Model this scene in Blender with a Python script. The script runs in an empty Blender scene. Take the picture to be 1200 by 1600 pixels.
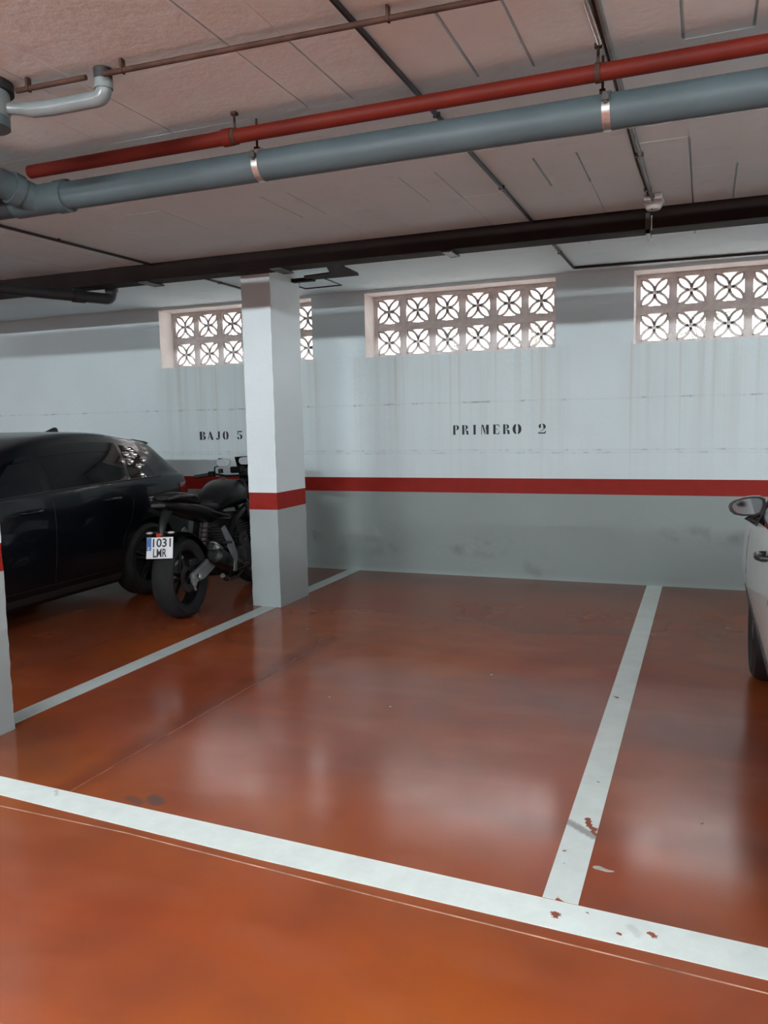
import bpy, bmesh, math, random
import numpy as np
from mathutils import Vector, Matrix

random.seed(7)
S = bpy.context.scene
COL = S.collection
PI = math.pi

# ------------------------------------------------------------------ camera
FPX = 1256.2
cam_d = bpy.data.cameras.new('camera')
cam_d.sensor_fit = 'VERTICAL'
cam_d.sensor_height = 36.0
cam_d.lens = FPX * 36.0 / 1600.0
cam_d.clip_start = 0.02
cam = bpy.data.objects.new('camera', cam_d)
COL.objects.link(cam)
_yaw, _pit, _rol = -0.380612782, 0.110527064, -0.0201575031
_f = Vector((math.sin(_yaw) * math.cos(_pit), math.cos(_yaw) * math.cos(_pit), -math.sin(_pit)))
_r = Vector((math.cos(_yaw), -math.sin(_yaw), 0))
_u = _r.cross(_f)
_r2 = math.cos(_rol) * _r + math.sin(_rol) * _u
_u2 = -math.sin(_rol) * _r + math.cos(_rol) * _u
cam.matrix_world = Matrix(((_r2.x, _u2.x, -_f.x, 0), (_r2.y, _u2.y, -_f.y, 0), (_r2.z, _u2.z, -_f.z, 1.48), (0, 0, 0, 1)))
S.camera = cam

# ------------------------------------------------------------------ world, exposure
world = bpy.data.worlds.new('world')
S.world = world
world.use_nodes = True
_bg = world.node_tree.nodes['Background']
_bg.inputs['Color'].default_value = (0.93, 0.97, 1.0, 1)
_bg.inputs['Strength'].default_value = 16.0
S.view_settings.view_transform = 'Standard'
S.view_settings.look = 'None'
S.view_settings.gamma = 1.0
S.view_settings.use_curve_mapping = False
S.view_settings.exposure = 1.0
S.cycles.use_denoising = True
S.cycles.max_bounces = 10
S.cycles.diffuse_bounces = 6
S.cycles.sample_clamp_indirect = 6.0
LAMP_POWER = 335.0          # radiance of the fluorescent tubes
# tube luminaires on the ceiling of the aisle: x, y
LAMPS = [(-8.4, -0.9, 0), (-5.2, -0.9, 0), (-2.0, -0.9, 0), (1.2, -0.9, 0), (4.4, -0.9, 0), (5.3, 1.7, PI / 2)]

# ------------------------------------------------------------------ constants of the place
HC = 2.76      # ceiling
YW = 7.37      # inner face of the back wall
YB = 7.62      # lattice blocks plane

# ------------------------------------------------------------------ materials
def newmat(name):
    m = bpy.data.materials.new(name)
    m.use_nodes = True
    return m, m.node_tree, m.node_tree.nodes['Principled BSDF']

class N:
    """small node helper"""
    def __init__(s, nt): s.nt = nt
    def n(s, t, **kw):
        nd = s.nt.nodes.new(t)
        for k, v in kw.items():
            if k.startswith('i_'):
                nd.inputs[k[2:].replace('_', ' ')].default_value = v
            else:
                setattr(nd, k, v)
        return nd
    def l(s, a, b): s.nt.links.new(a, b)
    def pos(s, scale=(1, 1, 1), rot=(0, 0, 0)):
        g = s.n('ShaderNodeNewGeometry')
        mp = s.n('ShaderNodeMapping')
        mp.inputs['Scale'].default_value = scale
        mp.inputs['Rotation'].default_value = rot
        s.l(g.outputs['Position'], mp.inputs['Vector'])
        return mp.outputs['Vector']
    def obj(s, scale=(1, 1, 1)):
        g = s.n('ShaderNodeTexCoord')
        mp = s.n('ShaderNodeMapping')
        mp.inputs['Scale'].default_value = scale
        s.l(g.outputs['Object'], mp.inputs['Vector'])
        return mp.outputs['Vector']
    def noise(s, vec, scale, detail=4, rough=0.55, dist=0.0):
        t = s.n('ShaderNodeTexNoise')
        t.inputs['Scale'].default_value = scale
        t.inputs['Detail'].default_value = detail
        t.inputs['Roughness'].default_value = rough
        t.inputs['Distortion'].default_value = dist
        s.l(vec, t.inputs['Vector'])
        return t.outputs['Fac']
    def ramp(s, fac, stops):
        r = s.n('ShaderNodeValToRGB')
        while len(r.color_ramp.elements) > 1:
            r.color_ramp.elements.remove(r.color_ramp.elements[-1])
        for i, (p, c) in enumerate(stops):
            e = r.color_ramp.elements[0] if i == 0 else r.color_ramp.elements.new(p)
            e.position = p
            e.color = (c, c, c, 1) if isinstance(c, (int, float)) else (*c, 1)
        s.l(fac, r.inputs['Fac'])
        return r.outputs['Color']
    def mix(s, fac, a, b, mode='MIX'):
        m = s.n('ShaderNodeMix', data_type='RGBA', blend_type=mode)
        for v, k in ((fac, 0), (a, 6), (b, 7)):
            if hasattr(v, 'links') or hasattr(v, 'is_linked'):
                s.l(v, m.inputs[k])
            elif k == 0:
                m.inputs[0].default_value = v
            else:
                m.inputs[k].default_value = (*v, 1)
        return m.outputs[2]
    def math(s, op, a, b=None, clamp=False):
        m = s.n('ShaderNodeMath', operation=op, use_clamp=clamp)
        for v, k in ((a, 0), (b, 1)):
            if v is None: continue
            if hasattr(v, 'is_linked'): s.l(v, m.inputs[k])
            else: m.inputs[k].default_value = v
        return m.outputs[0]
    def sep(s, vec):
        x = s.n('ShaderNodeSeparateXYZ'); s.l(vec, x.inputs[0]); return x.outputs
    def maprange(s, v, a, b, c=0.0, d=1.0):
        m = s.n('ShaderNodeMapRange'); m.inputs[1].default_value = a; m.inputs[2].default_value = b
        m.inputs[3].default_value = c; m.inputs[4].default_value = d
        m.interpolation_type = 'SMOOTHSTEP'
        s.l(v, m.inputs[0]); return m.outputs[0]
    def bump(s, h, strength, dist, bsdf):
        b = s.n('ShaderNodeBump'); b.inputs['Strength'].default_value = strength; b.inputs['Distance'].default_value = dist
        s.l(h, b.inputs['Height']); s.l(b.outputs['Normal'], bsdf.inputs['Normal'])

def simple(name, color, rough=0.5, metal=0.0, var=0.12, scale=12.0, bump=0.0, coat=0.0, spec=0.5):
    m, nt, b = newmat(name)
    k = N(nt)
    v = k.obj()
    nz = k.noise(v, scale)
    lo = tuple(max(0, c * (1 - var)) for c in color)
    hi = tuple(min(1, c * (1 + var)) for c in color)
    k.l(k.ramp(nz, [(0.3, lo), (0.7, hi)]), b.inputs['Base Color'])
    b.inputs['Roughness'].default_value = rough
    b.inputs['Metallic'].default_value = metal
    b.inputs['Coat Weight'].default_value = coat
    b.inputs['Coat Roughness'].default_value = 0.04
    b.inputs['Specular IOR Level'].default_value = spec
    if bump: k.bump(nz, bump, 0.01, b)
    return m

def emit(name, color, strength):
    m, nt, b = newmat(name)
    k = N(nt)
    nz = k.noise(k.obj(), 3.0)
    k.l(k.ramp(nz, [(0.0, color), (1.0, color)]), b.inputs['Emission Color'])
    b.inputs['Emission Strength'].default_value = strength
    b.inputs['Base Color'].default_value = (*color, 1)
    return m

def seg_dist(k, x, y, ax, ay, bx, by):
    """distance in the floor plane to a segment (node graph)"""
    dx, dy = bx - ax, by - ay
    L2 = max(dx * dx + dy * dy, 1e-8)
    px = k.math('SUBTRACT', x, ax); py = k.math('SUBTRACT', y, ay)
    t = k.math('ADD', k.math('MULTIPLY', px, dx / L2), k.math('MULTIPLY', py, dy / L2), clamp=True)
    qx = k.math('SUBTRACT', px, k.math('MULTIPLY', t, dx)); qy = k.math('SUBTRACT', py, k.math('MULTIPLY', t, dy))
    return k.math('SQRT', k.math('ADD', k.math('MULTIPLY', qx, qx), k.math('MULTIPLY', qy, qy)))

def floor_material():
    m, nt, b = newmat('floor_epoxy')
    k = N(nt)
    P = k.pos()
    big = k.noise(P, 0.55, 3, 0.5)
    mid = k.noise(P, 1.7, 2, 0.45)
    c = k.ramp(big, [(0.30, (0.255, 0.050, 0.018)), (0.5, (0.30, 0.062, 0.020)), (0.72, (0.33, 0.078, 0.016))])
    c = k.mix(k.ramp(mid, [(0.35, 0.0), (0.75, 0.40)]), c, (0.26, 0.065, 0.034))
    # grey-brown dirt bands, stretched along the parking direction
    D = k.noise(k.pos((0.8, 0.6, 1)), 1.3, 2, 0.45)
    c = k.mix(k.ramp(D, [(0.50, 0.0), (0.75, 0.45)]), c, (0.15, 0.05, 0.030))
    E = k.noise(k.pos((0.35, 1.1, 1)), 1.5, 3, 0.45)
    c = k.mix(k.ramp(E, [(0.46, 0.0), (0.66, 0.55)]), c, (0.16, 0.046, 0.026))
    F = k.noise(k.pos((0.7, 0.5, 1), (0, 0, 0.5)), 1.1, 2, 0.45)
    c = k.mix(k.ramp(F, [(0.50, 0.0), (0.70, 0.7)]), c, (0.37, 0.088, 0.010))
    G = k.noise(P, 4.0, 2, 0.4)
    c = k.mix(k.ramp(G, [(0.45, 0.0), (0.75, 0.30)]), c, (0.17, 0.045, 0.020))
    G2 = k.noise(k.pos((1.0, 2.2, 1), (0, 0, 0.3)), 1.8, 2, 0.4)
    c = k.mix(k.ramp(G2, [(0.52, 0.0), (0.74, 0.28)]), c, (0.36, 0.115, 0.06))
    sx = k.sep(P)
    wob = k.math('MULTIPLY', k.math('SUBTRACT', k.noise(P, 5.0, 4), 0.5), 0.10)
    wx = k.math('ADD', sx[0], wob)
    # dirt along the saw cut and at the feet of the columns and wall
    d = seg_dist(k, wx, sx[1], -2.42, 2.4, -2.40, 4.9)
    c = k.mix(k.maprange(d, 0.13, 0.0, 0, 0.45), c, (0.12, 0.024, 0.010))
    d = seg_dist(k, wx, sx[1], -3.1, 2.9, -2.7, 2.6)
    c = k.mix(k.maprange(d, 0.30, 0.0, 0, 0.5), c, (0.11, 0.05, 0.032))
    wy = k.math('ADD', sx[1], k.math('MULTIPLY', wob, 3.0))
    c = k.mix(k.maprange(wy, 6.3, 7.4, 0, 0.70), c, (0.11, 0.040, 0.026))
    for (ax, ay, bx, by, r, col, a) in [(-2.03, 2.51, -1.99, 2.49, 0.045, (0.09, 0.06, 0.05), 0.8), (-2.12, 2.48, -2.06, 2.46, 0.03, (0.10, 0.06, 0.05), 0.6),
                                        (-1.70, 6.40, -1.45, 6.52, 0.10, (0.24, 0.13, 0.09), 0.5), (-3.4, 5.2, -3.4, 7.2, 0.3, (0.12, 0.06, 0.05), 0.5)]:
        d = seg_dist(k, wx, sx[1], ax, ay, bx, by)
        c = k.mix(k.maprange(d, r, r * 0.3, 0, a), c, col)
    k.l(c, b.inputs['Base Color'])
    r = k.ramp(k.noise(P, 2.2, 2, 0.4), [(0.3, 0.13), (0.72, 0.23)])
    k.l(r, b.inputs['Roughness'])
    b.inputs['Specular IOR Level'].default_value = 0.5
    return m

def wall_material(name, base, grime, streaks=True, lowdirt=False):
    m, nt, b = newmat(name)
    k = N(nt)
    P = k.pos()
    sx = k.sep(P)
    n1 = k.noise(P, 1.2, 5)
    c = k.ramp(n1, [(0.3, tuple(x * 0.93 for x in base)), (0.7, base)])
    if streaks:
        # rain / rust streaks running down below the windows
        st = k.noise(k.pos((9.0, 9.0, 0.22)), 1.6, 4, 0.6)
        under = None
        for (a, bb) in ((-5.6, -3.6), (-3.25, -1.15), (-0.7, 1.5)):
            u = k.math('MULTIPLY', k.maprange(sx[0], a - 0.06, a + 0.06), k.maprange(sx[0], bb + 0.06, bb - 0.06))
            under = u if under is None else k.math('MAXIMUM', under, u)
        fade = k.math('MULTIPLY', k.maprange(sx[2], 0.95, 2.1, 0.25, 1.0), k.maprange(sx[2], 2.16, 2.10))
        msk = k.math('MULTIPLY', under, fade)
        c = k.mix(k.math('MULTIPLY', msk, k.ramp(st, [(0.48, 0.0), (0.70, 0.30)])), c, grime)
        c = k.mix(k.math('MULTIPLY', msk, k.ramp(k.noise(k.pos((22, 22, 0.12)), 1.0, 2), [(0.60, 0.0), (0.72, 0.35)])), c, (0.50, 0.44, 0.33))
        c = k.mix(k.math('MULTIPLY', msk, 0.10), c, grime)
        # dotted dirt on the formwork joints
        for z0, s_, a_ in ((1.655, 1.0, 0.6), (1.205, 2.0, 0.4), (1.18, 3.0, 0.3)):
            dz = k.math('ABSOLUTE', k.math('SUBTRACT', k.math('ADD', sx[2], k.math('MULTIPLY', k.math('SUBTRACT', n1, 0.5), 0.02)), z0))
            ln = k.maprange(dz, 0.013, 0.002)
            dots = k.ramp(k.noise(k.pos((1, 1, 1)), 9.0 + s_, 4, 0.7), [(0.52, 0.05), (0.66, a_)])
            c = k.mix(k.math('MULTIPLY', ln, dots), c, (0.16, 0.15, 0.13))
    if lowdirt:
        dn = k.noise(P, 4.5, 3, 0.5)
        for (x0, z0, rx, rz, a) in ((-3.9, 0.33, 0.3, 0.10, 0.75), (-2.0, 0.3, 0.5, 0.15, 0.45), (-3.15, 0.25, 0.5, 0.12, 0.35), (0.0, 0.45, 0.45, 0.14, 0.45), (-1.4, 0.1, 0.2, 0.2, 0.3)):
            ex = k.math('DIVIDE', k.math('SUBTRACT', sx[0], x0), rx); ez = k.math('DIVIDE', k.math('SUBTRACT', sx[2], z0), rz)
            dd = k.math('ADD', k.math('MULTIPLY', ex, ex), k.math('MULTIPLY', ez, ez))
            mk = k.math('MULTIPLY', k.maprange(dd, 1.0, 0.0), k.ramp(dn, [(0.45, 0.0), (0.68, a)]))
            c = k.mix(mk, c, (0.05, 0.05, 0.05))
        c = k.mix(k.maprange(sx[2], 0.06, 0.0, 0, 0.5), c, tuple(x * 1.25 for x in base))
    k.l(c, b.inputs['Base Color'])
    b.inputs['Roughness'].default_value = 0.62
    k.bump(k.math('ADD', k.noise(P, 26, 4), k.noise(P, 3, 3)), 0.18, 0.012, b)
    return m

def spot_paint(name, base, spots, under=(0.26, 0.06, 0.025), scuffs=(), joint=None):
    """floor paint: pale, slightly worn, with chips where the floor shows through"""
    m, nt, b = newmat(name)
    k = N(nt)
    P = k.pos(); sx = k.sep(P)
    n1 = k.noise(P, 9, 5, 0.65)
    c = k.ramp(n1, [(0.3, tuple(x * 0.9 for x in base)), (0.62, base)])
    c = k.mix(k.ramp(k.noise(P, 2.0, 4, 0.7), [(0.56, 0.0), (0.78, 0.35)]), c, tuple(x * 0.6 for x in base))
    wob = k.math('MULTIPLY', k.math('SUBTRACT', k.noise(P, 45, 4, 0.7), 0.5), 0.05)
    for (ax, ay, bx, by, r, a) in scuffs:
        d = k.math('ADD', seg_dist(k, sx[0], sx[1], ax, ay, bx, by), k.math('MULTIPLY', wob, 0.6))
        c = k.mix(k.maprange(d, r, r * 0.3, 0, a), c, (0.20, 0.20, 0.19))
    for (ax, ay, bx, by, r) in spots:
        d = k.math('ADD', seg_dist(k, sx[0], sx[1], ax, ay, bx, by), wob)
        c = k.mix(k.maprange(d, r + 0.002, r - 0.002), c, under)
    k.l(c, b.inputs['Base Color'])
    b.inputs['Roughness'].default_value = 0.42
    k.bump(n1, 0.08, 0.01, b)
    return m

def ceiling_material():
    m, nt, b = newmat('ceiling_plaster')
    k = N(nt)
    P = k.pos()
    n1 = k.noise(P, 1.1, 5, 0.6)
    n2 = k.noise(P, 7.0, 4, 0.6)
    c = k.ramp(n1, [(0.3, (0.69, 0.835, 0.875)), (0.7, (0.765, 0.915, 0.955))])
    c = k.mix(k.ramp(n2, [(0.60, 0.0), (0.80, 0.35)]), c, (0.50, 0.55, 0.56))
    c = k.mix(k.ramp(k.noise(k.pos((1, 1, 1)), 2.6, 6, 0.75, 0.8), [(0.66, 0.0), (0.72, 0.25)]), c, (0.82, 0.90, 0.92))
    k.l(c, b.inputs['Base Color'])
    b.inputs['Roughness'].default_value = 0.85
    k.bump(k.math('ADD', n2, k.math('MULTIPLY', k.noise(P, 30, 4), 0.5)), 0.22, 0.012, b)
    return m

M = {}
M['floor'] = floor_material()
M['wall'] = wall_material('wall_paint_pale_blue', (0.70, 0.81, 0.84), (0.44, 0.43, 0.37))
M['wall_plain'] = wall_material('wall_paint_pale', (0.74, 0.84, 0.87), (0.4, 0.4, 0.4), streaks=False)
M['dado'] = wall_material('dado_grey', (0.28, 0.325, 0.315), (0.3, 0.3, 0.3), streaks=False, lowdirt=True)
M['column_low'] = wall_material('column_grey', (0.36, 0.415, 0.42), (0.3, 0.3, 0.3), streaks=False)
M['red_band'] = simple('red_band_paint', (0.27, 0.010, 0.004), 0.6, var=0.08, spec=0.3)
M['ceiling'] = ceiling_material()
M['lattice'] = simple('lattice_concrete', (0.74, 0.69, 0.67), 0.85, var=0.15, scale=20, bump=0.2)
M['reveal'] = simple('reveal_plaster', (0.72, 0.68, 0.66), 0.8, var=0.1, scale=5, bump=0.2)
M['line_main'] = spot_paint('line_paint_front', (0.80, 0.90, 0.87),
    [(-0.388, 2.285, -0.38, 2.283, 0.013), (-0.112, 2.290, -0.105, 2.282, 0.010), (-0.20, 2.256, -0.197, 2.254, 0.004), (-0.30, 2.33, -0.298, 2.33, 0.003)],
    scuffs=[(-0.17, 2.30, -0.15, 2.27, 0.02, 0.2), (-2.45, 2.43, -2.42, 2.40, 0.012, 0.35)])
M['line_side'] = spot_paint('line_paint_side', (0.74, 0.83, 0.80),
    [(-0.375, 2.91, -0.362, 2.87, 0.011), (-0.362, 2.86, -0.337, 2.838, 0.011), (-0.345, 2.822, -0.335, 2.805, 0.009),
     (-0.393, 2.366, -0.388, 2.36, 0.008), (-0.413, 4.305, -0.408, 4.295, 0.011), (-0.38, 3.24, -0.379, 3.24, 0.004), (-0.42, 2.66, -0.42, 2.661, 0.004), (-0.405, 2.58, -0.405, 2.58, 0.0035)],
    scuffs=[(-0.44, 2.868, -0.335, 2.79, 0.028, 0.75)])
M['line_left'] = spot_paint('line_paint_left', (0.50, 0.57, 0.56), [], scuffs=[])
M['letter'] = simple('stencil_black', (0.018, 0.02, 0.024), 0.6, var=0.4, scale=60)
M['joint'] = simple('joint_dust', (0.46, 0.27, 0.19), 0.8, var=0.6, scale=9)
M['joint_dark'] = simple('joint_sealer', (0.30, 0.10, 0.05), 0.5, var=0.4, scale=14)
M['pvc'] = simple('pvc_grey', (0.068, 0.092, 0.10), 0.5, var=0.10, scale=4, spec=0.35)
M['pvc_light'] = simple('pvc_pale_grey', (0.16, 0.185, 0.185), 0.30, var=0.15, scale=9)
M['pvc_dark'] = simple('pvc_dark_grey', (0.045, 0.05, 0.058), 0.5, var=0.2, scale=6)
M['rubber'] = simple('rubber_black', (0.012, 0.012, 0.013), 0.55, var=0.2, scale=20)
M['red_pipe'] = simple('red_pipe_paint', (0.105, 0.008, 0.003), 0.6, var=0.2, scale=3, spec=0.25)
M['rust_pipe'] = simple('rusty_pipe', (0.055, 0.026, 0.018), 0.7, metal=0.0, spec=0.2, var=0.35, scale=10)
M['beam'] = simple('maroon_steel', (0.014, 0.008, 0.007), 0.8, var=0.25, scale=3, spec=0.15)
M['black_cable'] = simple('black_cable', (0.015, 0.012, 0.012), 0.5, var=0.2)
M['conduit'] = simple('conduit_grey', (0.13, 0.125, 0.12), 0.5, metal=0.2, var=0.25, scale=9)
M['zinc'] = simple('zinc_strap', (0.62, 0.58, 0.55), 0.3, metal=0.9, var=0.2, scale=30)
M['dark_steel'] = simple('dark_steel', (0.06, 0.05, 0.05), 0.45, metal=0.6, var=0.3, scale=30)
M['box_plastic'] = simple('box_plastic', (0.45, 0.42, 0.40), 0.6, var=0.12)
M['lamp_body'] = simple('lamp_body_white', (0.75, 0.76, 0.76), 0.5, var=0.04)
M['tube'] = emit('fluorescent_tube', (0.90, 0.97, 1.0), LAMP_POWER)
M['outside'] = simple('outside_gravel', (0.50, 0.48, 0.44), 0.9, var=0.3, scale=6)
M['leaf'] = simple('shrub_leaf', (0.035, 0.05, 0.022), 0.6, var=0.4, scale=8)
M['twig'] = simple('shrub_twig', (0.06, 0.045, 0.03), 0.8, var=0.3)
M['flake'] = simple('paint_flake', (0.42, 0.40, 0.36), 0.6, var=0.2, scale=60)

# ------------------------------------------------------------------ mesh helpers
def mesh_obj(name, bm, mat, parent=None, smooth=False, bevel=0.0, seg=2, angle=40):
    bmesh.ops.recalc_face_normals(bm, faces=bm.faces[:])
    me = bpy.data.meshes.new(name)
    bm.to_mesh(me); bm.free()
    me.materials.append(mat)
    o = bpy.data.objects.new(name, me)
    COL.objects.link(o)
    if smooth:
        for p in me.polygons: p.use_smooth = True
        try: me.set_sharp_from_angle(angle=math.radians(angle))
        except Exception: pass
    if bevel:
        md = o.modifiers.new('bevel', 'BEVEL'); md.width = bevel; md.segments = seg; md.limit_method = 'ANGLE'
    if parent is not None:
        o.parent = parent
    return o

def root(name, loc, label, cat, group=None, rot=(0, 0, 0), kind=None):
    o = bpy.data.objects.new(name, None)
    o.empty_display_size = 0.1
    o.location = loc; o.rotation_euler = rot
    COL.objects.link(o)
    tag(o, label, cat, group, kind)
    return o

def tag(o, label=None, cat=None, group=None, kind=None):
    if label: o['label'] = label
    if cat: o['category'] = cat
    if group: o['group'] = group
    if kind: o['kind'] = kind
    return o

def world_child(o, rt):
    """keep world-space vertices under an Empty that stands elsewhere"""
    o.parent = rt
    o.matrix_parent_inverse = Matrix.Translation(rt.location).inverted()
    return o

def box(bm, a, b, rot=None, piv=None):
    vs = [bm.verts.new((x, y, z)) for x in (a[0], b[0]) for y in (a[1], b[1]) for z in (a[2], b[2])]
    for f in ((0, 1, 3, 2), (4, 6, 7, 5), (0, 4, 5, 1), (2, 3, 7, 6), (0, 2, 6, 4), (1, 5, 7, 3)):
        bm.faces.new([vs[i] for i in f])
    if rot is not None:
        bmesh.ops.rotate(bm, verts=vs, cent=piv or ((Vector(a) + Vector(b)) / 2), matrix=rot)
    return vs

def tube(bm, pts, r, seg=12, cap=True):
    """tube through points, r scalar or list"""
    pts = [Vector(p) for p in pts]
    n = len(pts)
    rs = [r] * n if isinstance(r, (int, float)) else r
    rings = []
    t0 = (pts[1] - pts[0]).normalized()
    up = Vector((0, 0, 1)) if abs(t0.z) < 0.9 else Vector((1, 0, 0))
    nrm = (up - t0 * up.dot(t0)).normalized()
    for i in range(n):
        if i == 0: t = pts[1] - pts[0]
        elif i == n - 1: t = pts[-1] - pts[-2]
        else: t = (pts[i + 1] - pts[i]).normalized() + (pts[i] - pts[i - 1]).normalized()
        t = t.normalized()
        nrm = (nrm - t * nrm.dot(t)).normalized()
        bn = t.cross(nrm)
        rings.append([bm.verts.new(pts[i] + (nrm * math.cos(2 * PI * j / seg) + bn * math.sin(2 * PI * j / seg)) * rs[i]) for j in range(seg)])
    for i in range(n - 1):
        for j in range(seg):
            bm.faces.new((rings[i][j], rings[i][(j + 1) % seg], rings[i + 1][(j + 1) % seg], rings[i + 1][j]))
    if cap:
        bm.faces.new(rings[0][::-1]); bm.faces.new(rings[-1])

def arc_pts(p0, corner, p1, rad, n=8):
    """straight-bend-straight polyline around a corner"""
    p0, c, p1 = Vector(p0), Vector(corner), Vector(p1)
    a = (p0 - c).normalized(); b = (p1 - c).normalized()
    s, e = c + a * rad, c + b * rad
    out = [p0]
    for i in range(n + 1):
        t = i / n
        out.append((1 - t) ** 2 * s + 2 * t * (1 - t) * c + t * t * e)
    out.append(p1)
    return out

def lathe(bm, prof, seg=32, axis='X', cent=(0, 0, 0), close=False):
    """profile (r, h): revolve around an axis"""
    cent = Vector(cent)
    rings = []
    for (r, h) in prof:
        ring = []
        for j in range(seg):
            a = 2 * PI * j / seg
            ca, sa = r * math.cos(a), r * math.sin(a)
            v = {'X': (h, ca, sa), 'Y': (ca, h, sa), 'Z': (ca, sa, h)}[axis]
            ring.append(bm.verts.new(cent + Vector(v)))
        rings.append(ring)
    m = len(rings)
    for i in range(m if close else m - 1):
        A, B = rings[i], rings[(i + 1) % m]
        for j in range(seg):
            bm.faces.new((A[j], A[(j + 1) % seg], B[(j + 1) % seg], B[j]))
    if not close:
        if prof[0][0] > 1e-5: bm.faces.new(rings[0][::-1])
        if prof[-1][0] > 1e-5: bm.faces.new(rings[-1])

def prism(bm, poly, fn0, fn1):
    """polygon (2-D points) extruded between two mappings"""
    a = [bm.verts.new(fn0(*p)) for p in poly]; b = [bm.verts.new(fn1(*p)) for p in poly]
    n = len(poly)
    bm.faces.new(a[::-1]); bm.faces.new(b)
    for i in range(n):
        bm.faces.new((a[i], a[(i + 1) % n], b[(i + 1) % n], b[i]))

def ellipsoid(bm, c, r, seg=20, rings=12, rot=None):
    ret = bmesh.ops.create_uvsphere(bm, u_segments=seg, v_segments=rings, radius=1.0)
    mt = Matrix.Translation(c) @ (rot.to_4x4() if rot is not None else Matrix.Identity(4)) @ Matrix.Diagonal((*r, 1))
    bmesh.ops.transform(bm, matrix=mt, verts=ret['verts'])

def rough_grid(bm, o, du, dv, nu, nv, amp=0.0, nrm=(0, 0, 1), freq=7.0):
    """a rough plastered rectangle"""
    from mathutils import noise as mn
    o, du, dv, nrm = Vector(o), Vector(du), Vector(dv), Vector(nrm)
    g = []
    for i in range(nu + 1):
        row = []
        for j in range(nv + 1):
            p = o + du * (i / nu) + dv * (j / nv)
            row.append(bm.verts.new(p + nrm * amp * mn.noise(p * freq)))
        g.append(row)
    for i in range(nu):
        for j in range(nv):
            bm.faces.new((g[i][j], g[i + 1][j], g[i + 1][j + 1], g[i][j + 1]))

# ================================================================== STRUCTURE
X0, X1, YR = -13.0, 10.0, -8.5
# ---- floor
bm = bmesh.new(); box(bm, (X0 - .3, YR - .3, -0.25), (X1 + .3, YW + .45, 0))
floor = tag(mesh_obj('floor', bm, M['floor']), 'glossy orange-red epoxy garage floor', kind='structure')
# pale saw-cut joint in front of the bay, and the dark one inside it
bm = bmesh.new()
pts = [(-3.6, 2.30), (-2.564, 2.252), (-1.945, 2.248), (-0.901, 2.188), (0.182, 2.138), (2.5, 2.03)]
for (a, b_) in zip(pts[:-1], pts[1:]):
    prism(bm, [(a[0], a[1] - .0022), (b_[0], b_[1] - .0022), (b_[0], b_[1] + .0022), (a[0], a[1] + .0022)], lambda x, y: (x, y, 0.0), lambda x, y: (x, y, 0.0012))
tag(mesh_obj('floor_joint', bm, M['joint'], floor), 'thin pale joint line in the floor along the front line')
bm = bmesh.new()
prism(bm, [(-2.395, 2.45), (-2.389, 2.45), (-2.365, 4.75), (-2.371, 4.75)], lambda x, y: (x, y, 0.0), lambda x, y: (x, y, 0.0012))
tag(mesh_obj('floor_joint', bm, M['joint_dark'], floor), 'dark joint line running into the bay')

# ---- back wall with three window openings
PITCH = 0.3035
WINS = [(-5.38, 'second window from the left'), (-2.957, ''), (-0.443, '')]
wins = []
for c0, _ in WINS:
    x0 = c0 - PITCH / 2 - 0.004
    wins.append((x0, x0 + 6 * PITCH + 0.03, 2.115, 2.115 + 2 * PITCH + 0.012))
def wall_with_holes(bm, xs0, xs1, z0, z1, y0, y1, holes):
    xs = sorted({xs0, xs1, *[h[0] for h in holes], *[h[1] for h in holes]})
    zs = sorted({z0, z1, *[h[2] for h in holes], *[h[3] for h in holes]})
    def solid(i, j):
        if i < 0 or j < 0 or i >= len(xs) - 1 or j >= len(zs) - 1: return False
        cx, cz = (xs[i] + xs[i + 1]) / 2, (zs[j] + zs[j + 1]) / 2
        return not any(h[0] < cx < h[1] and h[2] < cz < h[3] for h in holes)
    def q(*p): bm.faces.new([bm.verts.new(v) for v in p])
    for i in range(len(xs) - 1):
        for j in range(len(zs) - 1):
            if not solid(i, j): continue
            a, b_, c, d = xs[i], xs[i + 1], zs[j], zs[j + 1]
            q((a, y0, c), (b_, y0, c), (b_, y0, d), (a, y0, d))
            q((a, y1, c), (a, y1, d), (b_, y1, d), (b_, y1, c))
            if not solid(i - 1, j): q((a, y0, c), (a, y0, d), (a, y1, d), (a, y1, c))
            if not solid(i + 1, j): q((b_, y0, c), (b_, y1, c), (b_, y1, d), (b_, y0, d))
            if not solid(i, j - 1): q((a, y0, c), (a, y1, c), (b_, y1, c), (b_, y0, c))
            if not solid(i, j + 1): q((a, y0, d), (b_, y0, d), (b_, y1, d), (a, y1, d))
    bmesh.ops.remove_doubles(bm, verts=bm.verts[:], dist=1e-5)
bm = bmesh.new()
wall_with_holes(bm, X0, X1, 0.0, HC + 0.02, YW, YW + 0.36, wins)
wall_back = tag(mesh_obj('wall_back', bm, M['wall']), 'pale blue-white back wall with streaks under the windows', kind='structure')
# dado and red stripe: paint films a little proud of the plaster
bm = bmesh.new(); box(bm, (X0, YW - .0016, 0.0), (X1, YW, 0.805)); tag(mesh_obj('dado', bm, M['dado'], wall_back), 'grey painted lower part of the wall')
bm = bmesh.new(); box(bm, (X0, YW - .0022, 0.803), (X1, YW, 0.943)); tag(mesh_obj('painted_stripe', bm, M['red_band'], wall_back), 'red painted stripe')
for nm, a, b_ in (('wall_left', (X0 - .3, YR, 0), (X0, YW + .36, HC + .02)), ('wall_right', (X1, YR, 0), (X1 + .3, YW + .36, HC + .02)), ('wall_rear', (X0 - .3, YR - .3, 0), (X1 + .3, YR, HC + .02))):
    bm = bmesh.new(); box(bm, a, b_)
    w = tag(mesh_obj(nm, bm, M['wall_plain']), 'pale painted garage wall outside the view', kind='structure')

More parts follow.
